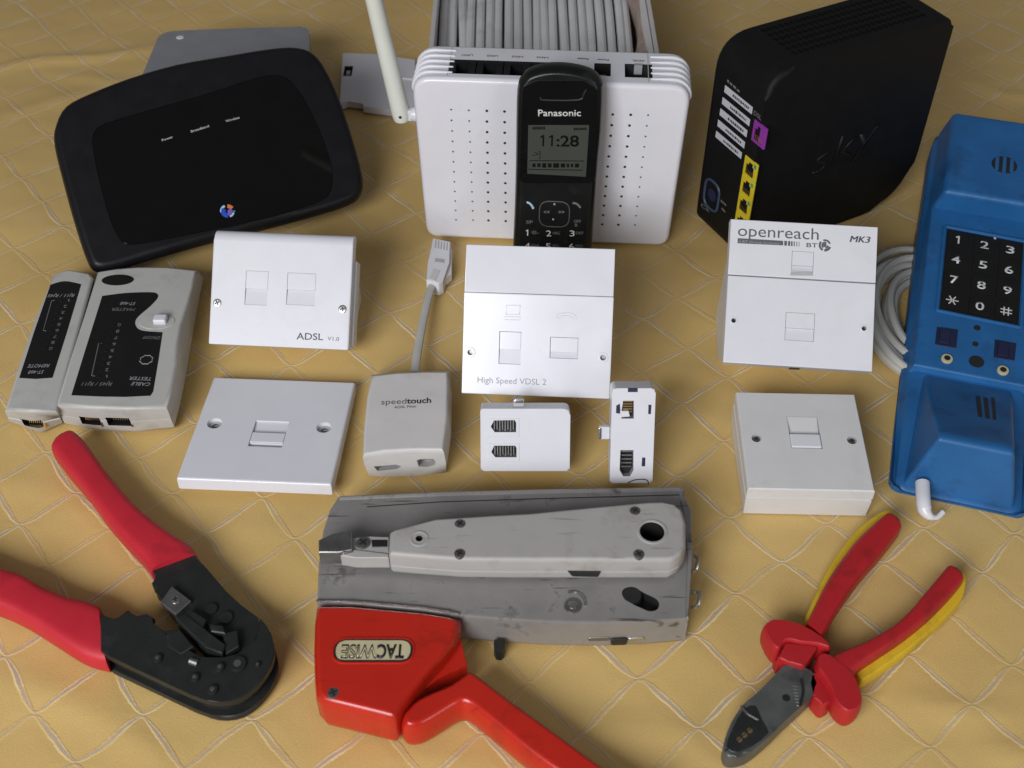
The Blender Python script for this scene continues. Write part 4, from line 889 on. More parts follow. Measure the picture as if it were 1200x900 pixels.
yc = fr.px(700, 507, -8)[1]; b = BM(); box(b, (-w/2 - 3.0, yc, -9), (6, 7.5, 4), .8); o = make('clip', b, 'white', t); b = BM(); box(b, (-w/2 - 5.4, yc, -6.8), (1.6, 6.5, 1.2), .4); make('clip_tip', b, 'steel', o)
P = [fr.px(*p) for p in zm([(285, 812), (330, 792), (400, 786), (430, 800), (432, 825)])]; b = BM(); tube(b, [(x, y, .1) for x, y in smooth(P, 4, False)], .3, 6); make('moulded_lip', b, 'dark', t)

# ================================================================== cable tester pair
zt_ = lambda L: Z(0, 300, 4.092, L)
def tester_case(t, fr, top_px, bot_px, zh, cuts=None, xfc=None):
    tp = fr.pts(zt_(top_px), zh); bp_ = fr.pts(zt_(bot_px), 0)
    rings = [[(x, y, z_) for x, y in inset(mixp(bp_, tp, k_), i_)] for z_, k_, i_ in ((.2, 0, 2.6), (1.6, .04, .8), (4.5, .15, 0), (zh * .47, .5, 0), (zh*.49, .5, .35), (zh*.51, .52, .35), (zh * .53, .55, 0), (zh - 2.4, .94, -.2), (zh - .8, .98, .5), (zh, 1, 2.0))]
    b = BM(); loft(b, rings); return make('tester_case', b, 'tester', t, cut=cuts, cutmat='dark', sharp=50)
def led_rows(parent, fr, z, A, B, n, dx, labels):
    for i in range(n):
        k_ = i / (n - 1); p = np.array(A) * (1-k_) + np.array(B) * k_
        q = fr.px(*zt_([tuple(p)])[0], z=z); b = BM(); cyl(b, q, 1.05, z - .3, z + .35, 10, .3, sx=1.6); make('indicator', b, 'label_black', parent)
        a, c = zt_([(p[0] + dx + 10, p[1] - 9), (p[0] + dx - (6 if labels[i] != '1' else -5), p[1] - 8)])
        pwrite('lettering', labels[i], parent, fr, a, c, 'pale_ink', z + .03, h=2.6)
ZH = 25.0
c0 = on(155, 410, 0); fr = Fr((c0[0], c0[1], 0))
t = thing('cable_tester', 'wide grey cable tester main unit with black label and a slide switch', 'cable tester', fr)
topm = [(468, 74), (560, 58), (660, 50), (800, 50), (945, 66), (925, 150), (900, 230), (868, 330), (852, 420), (846, 520), (826, 620), (797, 722), (600, 730), (430, 724), (268, 712), (330, 500), (400, 290)]
botm = [(480, 100), (570, 84), (670, 76), (820, 80), (984, 112), (966, 200), (948, 300), (928, 420), (912, 520), (890, 640), (868, 740), (842, 838), (660, 856), (480, 850), (316, 818), (360, 600), (420, 350)]
fz = Fr(fr.t + np.array([*fr.px(*zt_([(520, 790)])[0], z=13), 0]) + np.array([0, -1.0, 0]), Rot(-1.5) @ Rot(0, 76))
cuts = BM(); pj = []
for r_ in ([(374, 764), (487, 766), (487, 812), (398, 812)], [(505, 766), (612, 764), (640, 806), (520, 812)]):
    P = fz.pts(zt_(r_)); (cc, ss) = bbox(P); pj.append((cc, ss)); q = BM(); prism(q, rrect(cc[0], cc[1], ss[0]*.9, ss[1]), -9, 5); add(cuts, q)
cuts.transform(fz.rel(fr)); xf = fz.rel(fr)
tester_case(t, fr, topm, botm, ZH, cuts)
for cc, ss in pj:
    e = BM()
    for i in range(8): box(e, (cc[0] - ss[0]*.3 + i*ss[0]*.086, cc[1] + ss[1]*.1, -3.5), (.5, ss[1]*.7, .6))
    make('contact_pins', e, 'gold', t, xf, wn=False)
    e = BM(); box(e, (cc[0] + ss[0]*.47, cc[1], -1.5), (1.0, ss[1]*1.05, 5)); make('socket_liner', e, 'gold', t, xf, wn=False)
lab = fr.pts(smooth(zt_([(490, 192), (600, 178), (715, 174), (752, 180), (757, 200), (722, 240), (662, 292), (648, 322), (662, 350), (700, 361), (780, 366)]), 3, False) + zt_([(760, 500), (735, 650), (722, 670), (600, 676), (480, 674), (342, 668), (400, 480)]), ZH)
b = BM(); prism(b, lab, ZH - .3, ZH + .12, .05, 1); lb = make('label', b, 'label_black', t, wn=False)
p = fr.px(*zt_([(565, 115)])[0], z=ZH); b = BM(); cyl(b, p, 10.2, ZH - .3, ZH + .1, 24, .05, sy=.52); make('oval_window', b, 'label_black', t, wn=False)
P = fr.px(*zt_([(752, 316)])[0], z=ZH); b = BM(); cyl(b, P, 11.0, ZH - .2, ZH + .5, 22, .3, sy=.62); sw = make('switch_plate', b, 'tester', t); b = BM(); box(b, (P[0] + 2.5, P[1], ZH + 2), (8, 6.5, 4), 1.2, 3); make('slide_switch', b, 'white', sw)
led_rows(lb, fr, ZH + .12, (540, 332), (472, 578), 9, 32, ['G', '8', '7', '6', '5', '4', '3', '2', '1'])
for s_, a, c in (('CABLE', (722, 608), (632, 604)), ('TESTER', (728, 582), (625, 578)), ('MASTER', (650, 250), (540, 248)), ('ST-468', (652, 222), (580, 220)), ('ON/OFF', (770, 386), (688, 382)), ('RJ45 / RJ11', (540, 606), (395, 606))):
    pwrite('lettering', s_, lb, fr, *zt_([a, c]), 'pale_ink' if s_[0] in 'RMO' else 'light_grey_ink', ZH + .15, h=2.8, shear=.2)
P = fr.pts(zt_([(490, 420), (474, 420), (440, 575), (456, 577)]), ZH); b = BM(); tube(b, [(x, y, ZH + .12) for x, y in P], .28, 5); make('printed_bracket', b, 'pale_ink', lb, wn=False)
q = fr.px(*zt_([(702, 498)])[0], z=ZH); b = BM()
tube(b, [(q[0] + (3.4 + .6*(i % 2)) * math.cos(i*math.pi/8), q[1] + (3.4 + .6*(i % 2)) * math.sin(i*math.pi/8), ZH + .12) for i in range(16)], .28, 5, True); make('printed_sun', b, 'light_grey_ink', lb, wn=False)

c0 = on(58, 410, 0); fr = Fr((c0[0], c0[1], 0))
t = thing('cable_tester', 'narrow grey cable tester remote beside the wide main unit', 'cable tester', fr)
topr = [(258, 84), (330, 62), (432, 82), (446, 104), (400, 270), (340, 485), (268, 738), (150, 742), (22, 737), (90, 520), (170, 290)]
botr = [(268, 112), (340, 92), (440, 110), (456, 135), (424, 290), (372, 500), (306, 812), (200, 862), (48, 806), (112, 560), (190, 320)]
fz = Fr(fr.t + np.array([*fr.px(*zt_([(165, 795)])[0], z=13), 0]) + np.array([0, -1.0, 0]), Rot(-1.5) @ Rot(0, 74))
P = fz.pts(zt_([(100, 776), (205, 772), (222, 820), (118, 820)])); cc, ss = bbox(P); cuts = BM(); prism(cuts, rrect(cc[0], cc[1], ss[0]*.92, ss[1]), -9, 5); cuts.transform(fz.rel(fr)); xf = fz.rel(fr)
tester_case(t, fr, topr, botr, ZH, cuts)
e = BM()
for i in range(8): box(e, (cc[0] - ss[0]*.3 + i*ss[0]*.086, cc[1] - ss[1]*.1, -4), (.5, ss[1]*.6, .6))
make('contact_pins', e, 'gold', t, xf, wn=False)
e = BM(); box(e, (cc[0] + ss[0]*.47, cc[1], -1.5), (1.0, ss[1]*1.1, 5)); make('socket_liner', e, 'gold', t, xf, wn=False)
lab = fr.pts(smooth(zt_([(242, 138), (310, 121), (390, 136)]), 4, False) + zt_([(320, 370), (252, 584), (172, 590), (92, 585), (165, 360)]), ZH)
b = BM(); prism(b, lab, ZH - .3, ZH + .12, .05, 1); lb = make('label', b, 'label_black', t, wn=False)
led_rows(lb, fr, ZH + .12, (290, 215), (212, 445), 9, 32, ['1', '2', '3', '4', '5', '6', '7', '8', 'G'])
for s_, a, c in (('RJ11 / RJ45', (360, 182), (232, 184)), ('REMOTE', (240, 518), (136, 520)), ('ST-468', (212, 548), (138, 550))): pwrite('lettering', s_, lb, fr, *zt_([a, c]), 'light_grey_ink', ZH + .15, h=2.8, shear=.2)
P = fr.pts(zt_([(262, 214), (248, 216), (208, 358), (222, 360)]), ZH); b = BM(); tube(b, [(x, y, ZH + .12) for x, y in P], .28, 5); make('printed_bracket', b, 'pale_ink', lb, wn=False)

# ================================================================== crimping tool
c0 = on(200, 720, 0); fr = Fr((c0[0], c0[1], 0)); za = lambda L: Z(0, 490, 2.5, L); zh_ = lambda L: Z(0, 560, 2.6475, L)
t = thing('crimping_tool', 'open crimping tool with two red handles and a black steel head', 'crimping tool', fr)
def grip(L, R_, z0, z1, m, name='grip', ends=(1, 0)):
    b = BM(); sweep(b, fr.pts(L, 14), fr.pts(R_, 14), z0, z1, 30, 24, .55, ends); return make(name, b, m, t, sharp=70)
gA = grip([(57, 523), (78, 551), (102, 579), (126, 612), (153, 642), (168, 658), (177, 671)], [(82, 503), (99, 517), (119, 545), (143, 575), (170, 603), (206, 629), (224, 640), (231, 651)], 1.5, 18.5, 'red_grip')
gB = grip([(-90, 640), (-40, 650), (0, 666), (24, 673), (52, 689), (80, 700), (100, 704), (117, 711)], [(-90, 698), (-40, 702), (0, 714), (24, 725), (52, 742), (86, 764), (104, 773), (125, 778)], 1.5, 18.5, 'red_grip')
up_arm = zh_([(455, 262), (530, 246), (600, 235), (645, 285), (700, 350), (745, 392), (800, 430), (812, 470), (780, 520), (740, 545), (690, 545), (650, 512), (600, 470), (562, 440), (545, 430), (520, 400), (495, 360), (480, 345), (500, 336), (470, 325), (490, 300), (470, 285)])
lo_arm = zh_([(310, 418), (350, 441), (370, 436), (396, 408), (424, 434), (455, 420), (478, 434), (468, 452), (515, 478), (520, 500), (560, 520), (620, 560), (690, 562), (745, 548), (800, 500), (806, 432), (826, 455), (842, 485), (850, 518), (851, 548), (842, 578), (824, 610), (798, 643), (770, 668), (742, 685), (715, 693), (690, 696), (664, 695), (640, 690), (590, 672), (480, 620), (330, 550), (312, 535)])
b = BM(); prism(b, fr.pts(up_arm, 15), 6, 15, .6, 1); ua = make('upper_jaw', b, 'black_steel', t)
b = BM(); prism(b, fr.pts(lo_arm, 19), 15.2, 19, .7, 2); la = make('lower_jaw', b, 'black_steel', t)
b = BM(); prism(b, fr.pts([(p[0] + (0 if p[1] < 790 else 0), p[1]) for p in lo_arm], 19), 2, 5.8, .5, 1); make('rear_side_plate', b, 'black_steel', t)
b = BM(); prism(b, fr.pts(zh_([(600, 560), (700, 570), (790, 520), (830, 520), (836, 570), (790, 640), (735, 680), (690, 688), (640, 684), (600, 665)]), 15), 5.9, 15.1); make('pivot_block', b, 'black_steel', t)
b = BM(); prism(b, fr.pts(zh_([(330, 440), (470, 460), (560, 525), (600, 560), (600, 660), (480, 612), (335, 545)]), 15), 5.9, 15.1); make('spacer_bar', b, 'black_steel', t)
P = fr.pts(zh_([(532, 335), (592, 381), (546, 424), (497, 386)]), 18); b = BM(); prism(b, P, 15, 18, .4, 1); bl = make('cutter_blade', b, 'dull_steel', ua); screw(bl, fr.px(*zh_([(545, 378)])[0], z=18), 2.6, 18, 'steel', xf=None)
for q in ([(545, 438), (575, 425), (700, 520), (690, 548), (640, 530)], [(585, 405), (640, 440), (625, 470), (565, 432)], [(650, 455), (690, 460), (700, 485), (655, 478)], [(515, 470), (560, 470), (600, 520), (560, 545), (520, 520)], [(690, 480), (735, 470), (740, 520), (700, 545)]):
    b = BM(); prism(b, fr.pts(zh_(q), 20), 8, 19.5 + random.uniform(0, 2), .5, 1); make('crimping_die', b, 'black_steel', ua)
for (x, y), r_ in zip(((490, 562), (605, 622), (660, 660), (683, 590), (738, 580), (800, 582)), (2.3, 2.3, 2.6, 2.3, 4.2, 1.4)):
    b = BM(); q = fr.px(*zh_([(x, y)])[0], z=19); cyl(b, q, r_, 18, 20.6, 18, .8); o = make('rivet', b, 'black_steel', la); b = BM(); cyl(b, q, r_*.45, 20, 20.8, 12, .2); make('rivet_dimple', b, 'dull_steel', o)
for (x, y), r_ in (((655, 405), 3.2), ((700, 432), 3.6)):
    b = BM(); q = fr.px(*zh_([(x, y)])[0], z=16); cyl(b, q, r_, 14, 16.4, 18, .6); make('rivet', b, 'black_steel', ua)
A, C_ = [fr.px(*p, z=19) for p in zh_([(590, 568), (614, 576)])]; b = BM(); tube(b, [(A[0], A[1], 19), (C_[0], C_[1], 19)], 1.7, 10); make('return_lever', b, 'dull_steel', la)

# ================================================================== staple gun
c0 = on(590, 700, 0); fr = Fr((c0[0], c0[1], 0)); zg = lambda L: Z(350, 560, 2.4, L); Z2 = lambda L: Z(600, 560, 4.092, L)
t = thing('staple_gun', 'scuffed silver and orange-red staple gun with its lever handle open', 'staple gun', fr)
TZ = 23.0
body = [(396, 581), (420, 579), (520, 575), (650, 572), (760, 570), (795, 569), (799, 573), (800, 586), (804, 598), (808, 600), (808, 650), (805, 724), (760, 728), (700, 730), (640, 729), (580, 725), (535, 721), (480, 714), (420, 708), (371, 705), (373, 660), (378, 620), (386, 596)]
bp_ = fr.pts(body, TZ); n = len(bp_)
ins = [0.0] * n
rings = [[(x, y, z_) for x, y in inset(bp_, d)] for d, z_ in ((3.2, .3), (1.0, 1.6), (.2, 4), (0, TZ - 2.2), (.5, TZ - .6), (1.7, TZ))]
slot = fr.pts(smooth(Z2([(528, 545), (545, 528), (580, 525), (640, 555), (690, 580), (706, 605), (695, 632), (660, 640), (620, 625), (560, 595), (532, 570)]), 3), TZ)
b = BM(); loft(b, rings); make('steel_body', b, 'silver', t, cut=holes([slot], TZ - 7, TZ + 3), cutmat='dark', sharp=45)
q = fr.px(*Z2([(575, 560)])[0], z=TZ); b = BM(); cyl(b, q, 5.0, TZ - 6, TZ + .4, 20, 1.2); make('slot_button', b, 'black_steel', t)
# folded rim along the back and step line
b = BM(); P = [fr.px(u, v, TZ) for u, v in ((398, 584), (520, 579), (650, 576), (770, 574), (797, 573))]; tube(b, [(x, y, TZ - .3) for x, y in P], 1.4, 8); make('folded_rim', b, 'silver', t)
b = BM(); P = [fr.px(u, v, TZ) for u, v in ((430, 594), (520, 588), (650, 584), (796, 580))]; tube(b, [(x, y, TZ - .1) for x, y in P], .35, 6); make('pressed_line', b, 'dark', t, wn=False)
b = BM(); P = fr.pts([(796, 568), (802, 574), (803, 588), (810, 598), (811, 650), (807, 724), (804, 724), (806, 650), (802, 600), (797, 588)], TZ); prism(b, P, 2, TZ + .4, .5, 1); make('end_plate', b, 'silver', t)
# pin with washer mark and small rivets
q = fr.px(*Z2([(291, 615)])[0], z=TZ); b = BM(); cyl(b, q, 4.3, TZ - 1, TZ + 1.0, 22, .5); o = make('pin_head', b, 'dull_steel', t); b = BM(); cyl(b, q, 2.3, TZ, TZ + 1.5, 16, .4); make('pin_centre', b, 'steel', o)
b = BM(); tube(b, [(q[0] + 6.3*math.cos(a), q[1] + 1.5 + 7*math.sin(a), TZ + .1) for a in np.linspace(-.2, 1.9, 10)], .7, 6); make('wear_crescent', b, 'steel', t)
# magazine latch on the front side
fs = Fr(fr.t + np.array([fr.px(735, 748, 8)[0], fr.px(735, 729, TZ)[1] - .1, 0]), Rot(1.0) @ Rot(0, 90)); xf = fs.rel(fr)
for r_, m_, zz in (([(365, 765), (470, 762), (470, 780), (365, 782)], 'dull_steel', .3), ([(472, 768), (552, 765), (550, 795), (474, 798)], 'black_steel', .8), ([(555, 768), (635, 762), (635, 780), (552, 786)], 'steel', .4)):
    P = fs.pts(Z2(r_)); b = BM(); prism(b, fillet(P, 1.2, 2), -3, zz, .2, 1); make('magazine_latch', b, m_, t, xf)
for (u, v) in ((811, 660), (813, 702)):                       # staple-shaped wire loops at the end
    P = [fr.px(u - 6, v - 6, 14) + (14,), fr.px(u + 2, v - 9, 15) + (15,), fr.px(u + 7, v - 5, 15) + (15,), fr.px(u + 4, v + 8, 12) + (12,), fr.px(u - 3, v + 10, 10) + (10,)]
    b = BM(); tube(b, smooth(P, 4, False), 1.0, 8); make('wire_loop', b, 'steel', t)
P = fr.pts(zg([(549, 460), (582, 462), (578, 486), (570, 496), (555, 494), (549, 480)]), 6); b = BM(); prism(b, fillet(P, 1, 2), .3, 9, 1, 2); make('rear_tab', b, 'black_steel', t)
# red housing
RZ = TZ + 2.5
hs_ = [(48, 352), (150, 352), (250, 361), (350, 370), (420, 381), (456, 391), (453, 420), (440, 452), (405, 500), (360, 550), (320, 600), (292, 640), (276, 668), (264, 676), (240, 670), (180, 655), (110, 638), (66, 628), (46, 606), (42, 560), (40, 480), (42, 400)]
hp_ = fr.pts(zg(hs_), RZ)
rings = [[(x, y, z_) for x, y in inset(hp_, d)] for d, z_ in ((4, .2), (1.2, 2), (0, 6), (0, RZ - 5), (.8, RZ - 2.4), (2.0, RZ - .7), (3.6, RZ))]
b = BM(); loft(b, rings); rh = make('red_housing', b, 'red_gun', t, sharp=60)
b = BM(); tube(b, [(x, y, TZ + .6) for x, y in fr.pts(zg([(50, 348), (150, 349), (250, 357), (350, 366), (420, 377), (452, 385)]), TZ)], .7, 6); make('silver_edge', b, 'steel', t)
# lever handle
hd = [(286, 662), (300, 640), (330, 612), (375, 590), (420, 572), (455, 548), (480, 532), (500, 540), (540, 570), (600, 615), (680, 672), (760, 730), (850, 795), (940, 850), (1040, 905), (1010, 950), (900, 920), (790, 870), (700, 815), (620, 755), (560, 705), (510, 665), (478, 640), (455, 635), (420, 655), (380, 680), (340, 700), (305, 702), (288, 690)]
lp = fr.pts(zg(hd), 20)
rings = [[(x, y, z_) for x, y in inset(smooth(lp, 2), d)] for d, z_ in ((3, .3), (1.0, 2.4), (0, 6), (0, 12), (.9, 16.8), (2.2, 19.0), (4, 20))]
b = BM(); loft(b, rings); make('lever_handle', b, 'red_gun', t, sharp=60)
lk = fr.pts(zg([(452, 430), (474, 525), (440, 545), (390, 562), (340, 600), (300, 650), (288, 655), (320, 600), (372, 540), (420, 480)]), 15); b = BM(); prism(b, lk, 4, 15, 1.2, 2); make('lever_link', b, 'red_gun', t)
# badge
bc = np.array(fr.px(*zg([(210, 486)])[0], z=RZ)); bw = abs(fr.px(*zg([(320, 486)])[0], z=RZ)[0] - fr.px(*zg([(100, 486)])[0], z=RZ)[0]); bh = abs(fr.px(*zg([(210, 455)])[0], z=RZ)[1] - fr.px(*zg([(210, 518)])[0], z=RZ)[1])
pill = fillet([(bc[0]-bw/2, bc[1]-bh/2), (bc[0]+bw/2, bc[1]-bh/2), (bc[0]+bw/2, bc[1]+bh/2), (bc[0]-bw/2, bc[1]+bh/2)], bh*.49, 8)
b = BM(); prism(b, pill, RZ - 1, RZ + .5, .2, 1); bd = make('badge', b, 'dark', rh); b = BM(); prism(b, inset(pill, .9), RZ, RZ + .75, .15, 1); make('badge_face', b, 'badge', bd)
b = BM(); tube(b, [(x, y, RZ) for x, y in inset(pill, -.6)], .6, 6, True); make('badge_rim', b, 'red_gun', bd)
pwrite('lettering', 'TAC', bd, fr, *zg([(298, 470), (222, 470)]), 'dark', RZ + .78, h=bh*.62, bold=.035, thick=.12, up=(0, -1))
pwrite('lettering', 'WISE', bd, fr, *zg([(221, 470), (122, 470)]), 'dark', RZ + .78, h=bh*.62, bold=.03, thick=.10, up=(0, -1))
pwrite('lettering', 'WISE', bd, fr, *zg([(219, 472), (124, 472)]), 'badge', RZ + .86, h=bh*.54, bold=-.018, thick=.10, up=(0, -1))
screw(rh, fr.px(*zg([(97, 603)])[0], z=RZ), 3.4, RZ - .6, 'dull_steel')

# ================================================================== punch-down tool lying on the staple gun
fr0 = fr
BZ, UZ = TZ + 1.0, 41.0
c0 = on(620, 640, BZ); fr = Fr((c0[0], c0[1], BZ)); zk6 = lambda L: Z(360, 560, 4.615, L)
t = thing('punch_down_tool', 'grey plastic wire punch-down tool lying on the silver staple gun', 'hand tool', fr)
hz = UZ - BZ
tb = zk6([(445, 290), (470, 272), (560, 248), (690, 214), (1000, 194), (1200, 184)]) + [(700, 592), (755, 587), (776, 586), (791, 589), (800, 597), (804, 612), (804, 640), (797, 650), (785, 656), (700, 656), (600, 656)] + zk6([(830, 440), (690, 430), (560, 420), (450, 410), (440, 400)])
tp = fr.pts(tb, hz)
hole_c = np.array(fr.px(*Z2([(672, 258)])[0], z=hz)); eye_c = np.array(fr.px(*zk6([(605, 328)])[0], z=hz))
rings = [[(x, y, z_) for x, y in inset(tp, d)] for d, z_ in ((2.6, .2), (.8, 1.2), (.1, 3), (0, 6.6), (.45, 6.9), (.45, 7.4), (0, 7.7), (0, hz - 2.6), (.7, hz - .9), (2.2, hz))]
cut = BM(); cyl(cut, hole_c, 6.2, hz - 13, hz + 3, 28); cyl(cut, eye_c, 1.8, hz - 7, hz + 3, 16)
b = BM(); loft(b, rings); make('tool_case', b, 'krone', t, cut=cut, cutmat='dark', sharp=50)
for c_, r0, r1, nm in ((hole_c, 6.1, 7.9, 'hole_rim'), (eye_c, 3.4, 5.0, 'pivot_ring')):
    b = BM(); tube(b, [(c_[0] + (r0+r1)/2*math.cos(a), c_[1] + (r0+r1)/2*math.sin(a), hz - .1) for a in np.linspace(0, 2*math.pi, 29)[:-1]], (r1-r0)/2, 8, True, flat=.6); make(nm, b, 'krone', t)
for p in (*zk6([(827, 248), (825, 408)]), *Z2([(590, 158), (608, 365)])): screw(t, fr.px(*p, z=hz), 3.0, hz, 'dull_steel', depth=.5)
fs = Fr(fr.t + np.array([fr.px(685, 668, 5)[0], fr.px(685, 656, hz)[1] - .1, 0]), Rot(0) @ Rot(0, 90)); P = fs.pts(Z2([(268, 445), (425, 447), (412, 470), (290, 468)])); b = BM(); prism(b, P, -2, .7, .1, 1); make('hook_slot', b, 'dark', t, fs.rel(fr))
# cutting head
for L4, z0, z1, m_, nm in (([(240, 385), (440, 408), (440, 432), (262, 432), (180, 418)], 3, 11, 'krone', 'head_arm'), ([(235, 325), (340, 318), (442, 318), (442, 405), (240, 390)], 4, 10, 'krone', 'head_bar'), ([(345, 332), (436, 332), (436, 374), (350, 376)], 9, 10.3, 'dark', 'head_slot'), ([(62, 335), (130, 302), (190, 292), (242, 290), (242, 388), (170, 402), (62, 402)], 4, 13.5, 'dull_steel', 'cutting_jaw'), ([(66, 396), (170, 398), (250, 410), (258, 428), (160, 424), (66, 408)], 2.5, 9.5, 'steel', 'blade')):
    P = fr.pts(zk6(L4), z1); b = BM(); prism(b, P, z0, z1, .4, 1); make(nm, b, m_, t)
screw(t, fr.px(*zk6([(303, 350)])[0], z=10.5), 3.8, 10.3, 'dull_steel'); screw(t, fr.px(*zk6([(200, 388)])[0], z=13), 1.8, 12.6, 'steel', cross=False)

# ================================================================== side cutters
c0 = on(980, 750, 0); fr = Fr((c0[0], c0[1], 0)); zc = lambda L: Z(820, 590, 2.903, L)
t = thing('side_cutters', 'open side cutters with red and yellow insulated handles and dark steel jaws', 'cutters', fr)
HZ = 14.0
P = fr.pts(zc([(86, 800), (82, 835), (95, 858), (125, 862), (172, 846), (240, 790), (290, 740), (345, 690), (402, 632), (406, 600), (378, 570), (330, 545), (300, 538), (268, 570), (200, 640), (150, 682), (110, 740)]), HZ)
b = BM(); prism(b, smooth(P, 3), 3, HZ, 1.6, 3, bot=1); hd_ = make('jaw_head', b, 'blade_steel', t)
P = fr.pts(zc([(90, 830), (110, 770), (150, 700), (190, 690), (205, 735), (235, 780), (180, 825), (130, 850)]), HZ); b = BM(); prism(b, smooth(P, 2), HZ - 2, HZ + .5, .4, 1); make('cutting_bevel', b, 'black_steel', hd_)
b = BM(); P = [fr.px(*p, z=HZ) for p in zc([(85, 845), (150, 790), (205, 735)])]; tube(b, [(x, y, HZ + .55) for x, y in smooth(P, 4, False)], .35, 6); make('jaw_line', b, 'dark', hd_, wn=False)
P = [fr.px(*p, z=HZ) for p in zc([(140, 690), (160, 715), (200, 738)])]; b = BM(); tube(b, [(x, y, HZ + .5) for x, y in smooth(P, 4, False)], .6, 6); make('edge_glint', b, 'steel', hd_)
for p in ((135, 805), (152, 790), (170, 774)):
    b = BM(); cyl(b, fr.px(*zc([p])[0], z=HZ), 1.3, HZ, HZ + .75, 12, .1); make('wear_spot', b, 'gold', hd_, wn=False)
b = BM(); cyl(b, fr.px(*zc([(294, 661)])[0], z=HZ), 1.9, HZ - 1, HZ + .1, 14); make('pivot_hole', b, 'dark', hd_, wn=False)
P = [fr.px(*p, z=HZ) for p in zc([(345, 600), (352, 640), (340, 690)])]; b = BM(); tube(b, [(x, y, HZ) for x, y in smooth(P, 3, False)], .7, 6); make('joint_line', b, 'dark', hd_, wn=False)
for i in range(7):
    A, C_ = [fr.px(*p, z=HZ) for p in zc([(316 + i * 2.2, 620 + i * 11), (332 + i * 1.0, 622 + i * 11)])]; b = BM(); tube(b, [(A[0], A[1], HZ + .02), (C_[0], C_[1], HZ + .02)], .35, 5); make('etched_mark', b, 'steel', hd_, wn=False)
def limb(px_, z0, z1, rim, m, name):
    P = smooth(fr.pts(zc(px_), z1 - 2), 3); h2 = z1 - z0; b = BM()
    loft(b, [[(x, y, (z0+z1)/2 + h2/2 * math.sin(a)) for x, y in inset(P, rim * (1 - math.cos(a) ** .8))] for a in np.radians(np.linspace(-78, 78, 9))])
    return make(name, b, m, t, sharp=60)
A_red = [(378, 395), (402, 310), (432, 228), (500, 138), (585, 66), (640, 34), (670, 38), (690, 66), (680, 96), (640, 150), (560, 230), (500, 310), (455, 390), (428, 445), (395, 430)]
A_yel = [(358, 402), (388, 318), (424, 240), (482, 150), (552, 74), (628, 26), (665, 42), (670, 95), (600, 170), (520, 260), (450, 370), (420, 430)]
B_red = [(430, 520), (480, 506), (560, 471), (660, 410), (740, 330), (800, 260), (838, 218), (866, 210), (898, 232), (896, 268), (850, 322), (780, 388), (700, 450), (600, 520), (540, 556), (480, 560)]
B_yel = [(520, 545), (600, 505), (700, 430), (790, 340), (870, 245), (904, 244), (904, 294), (884, 340), (806, 420), (726, 490), (644, 550), (582, 592), (546, 604)]
def bar(L, R_, z0, z1, m, name):
    b = BM(); sweep(b, fr.pts(zc(L), z1 - 3), fr.pts(zc(R_), z1 - 3), z0, z1, 28, 24, .5, (0, 1)); return make(name, b, m, t, sharp=70)
limb(A_yel, 1, 11, 1.6, 'yellow_cut', 'grip_core'); limb(B_yel, 1, 11, 1.6, 'yellow_cut', 'grip_core')
bar([(362, 410), (396, 338), (430, 270), (478, 196), (536, 122), (596, 66), (646, 28)], [(412, 460), (430, 432), (466, 370), (512, 300), (562, 235), (624, 165), (694, 74)], 5, 18.5, 'red_cut', 'grip')
bar([(440, 524), (490, 502), (562, 474), (642, 430), (702, 380), (762, 310), (812, 250), (850, 204)], [(510, 590), (548, 556), (620, 508), (702, 452), (782, 386), (852, 316), (906, 250)], 5, 18.5, 'red_cut', 'grip')
gA = limb([(214, 430), (222, 408), (252, 393), (310, 400), (372, 424), (420, 456), (446, 484), (440, 498), (400, 486), (345, 480), (296, 472), (270, 502), (240, 482)], 3, 19, 2.2, 'red_cut', 'hand_guard')
b = BM(); P = fr.pts(zc([(290, 470), (410, 482), (356, 556), (300, 536), (262, 524), (280, 500)]), 17); prism(b, fillet(P, 2, 3), 3, 17, 1.6, 2); make('guard_sleeve', b, 'red_cut', gA)
b = BM(); P = fr.pts(zc([(252, 512), (300, 530), (290, 548), (256, 540)]), 8); prism(b, fillet(P, 1, 2), 1, 8, 1, 2); make('guard_sleeve', b, 'red_cut', gA)
gB = limb([(398, 520), (424, 508), (468, 530), (520, 575), (546, 625), (556, 672), (542, 702), (512, 716), (484, 706), (456, 676), (444, 640), (420, 596), (396, 560)], 3, 19, 2.2, 'red_cut', 'hand_guard')
b = BM(); P = fr.pts(zc([(385, 580), (420, 560), (455, 640), (450, 672), (420, 690), (388, 655), (378, 610)]), 14); prism(b, fillet(P, 2, 3), 2, 14, 1.6, 2); make('guard_sleeve', b, 'red_cut', gB)
for A_, B_ in (((722, 468), (744, 448)), ((776, 425), (788, 418))):
    p, q = [fr.px(*k_, z=7) for k_ in zc([A_, B_])]; b = BM(); tube(b, [(p[0], p[1], 9), (q[0], q[1], 9)], 1.2, 6); make('printed_mark', b, 'red_core', t)

# ================================================================== blue test handset
YAW, TILT = -16.5, 8.0
K0 = on(1150, 325, 30)
fr = Fr(K0, Rot(YAW, TILT, 0))                    # origin on the keypad deck, y runs towards the earpiece
t = thing('test_handset', 'dusty blue telephone test handset with black keypad and coiled grey cord', 'test handset', fr)
zb1 = lambda L: Z(1040, 120, 3, L); zb2 = lambda L: Z(1020, 400, 4.09, L)
kp = fr.pts(zb1([(210, 445), (478, 495), (460, 785), (183, 728)])); kx = np.mean([p[0] for p in kp])
def Lx(u, v, z): return fr.px(u, v, z)
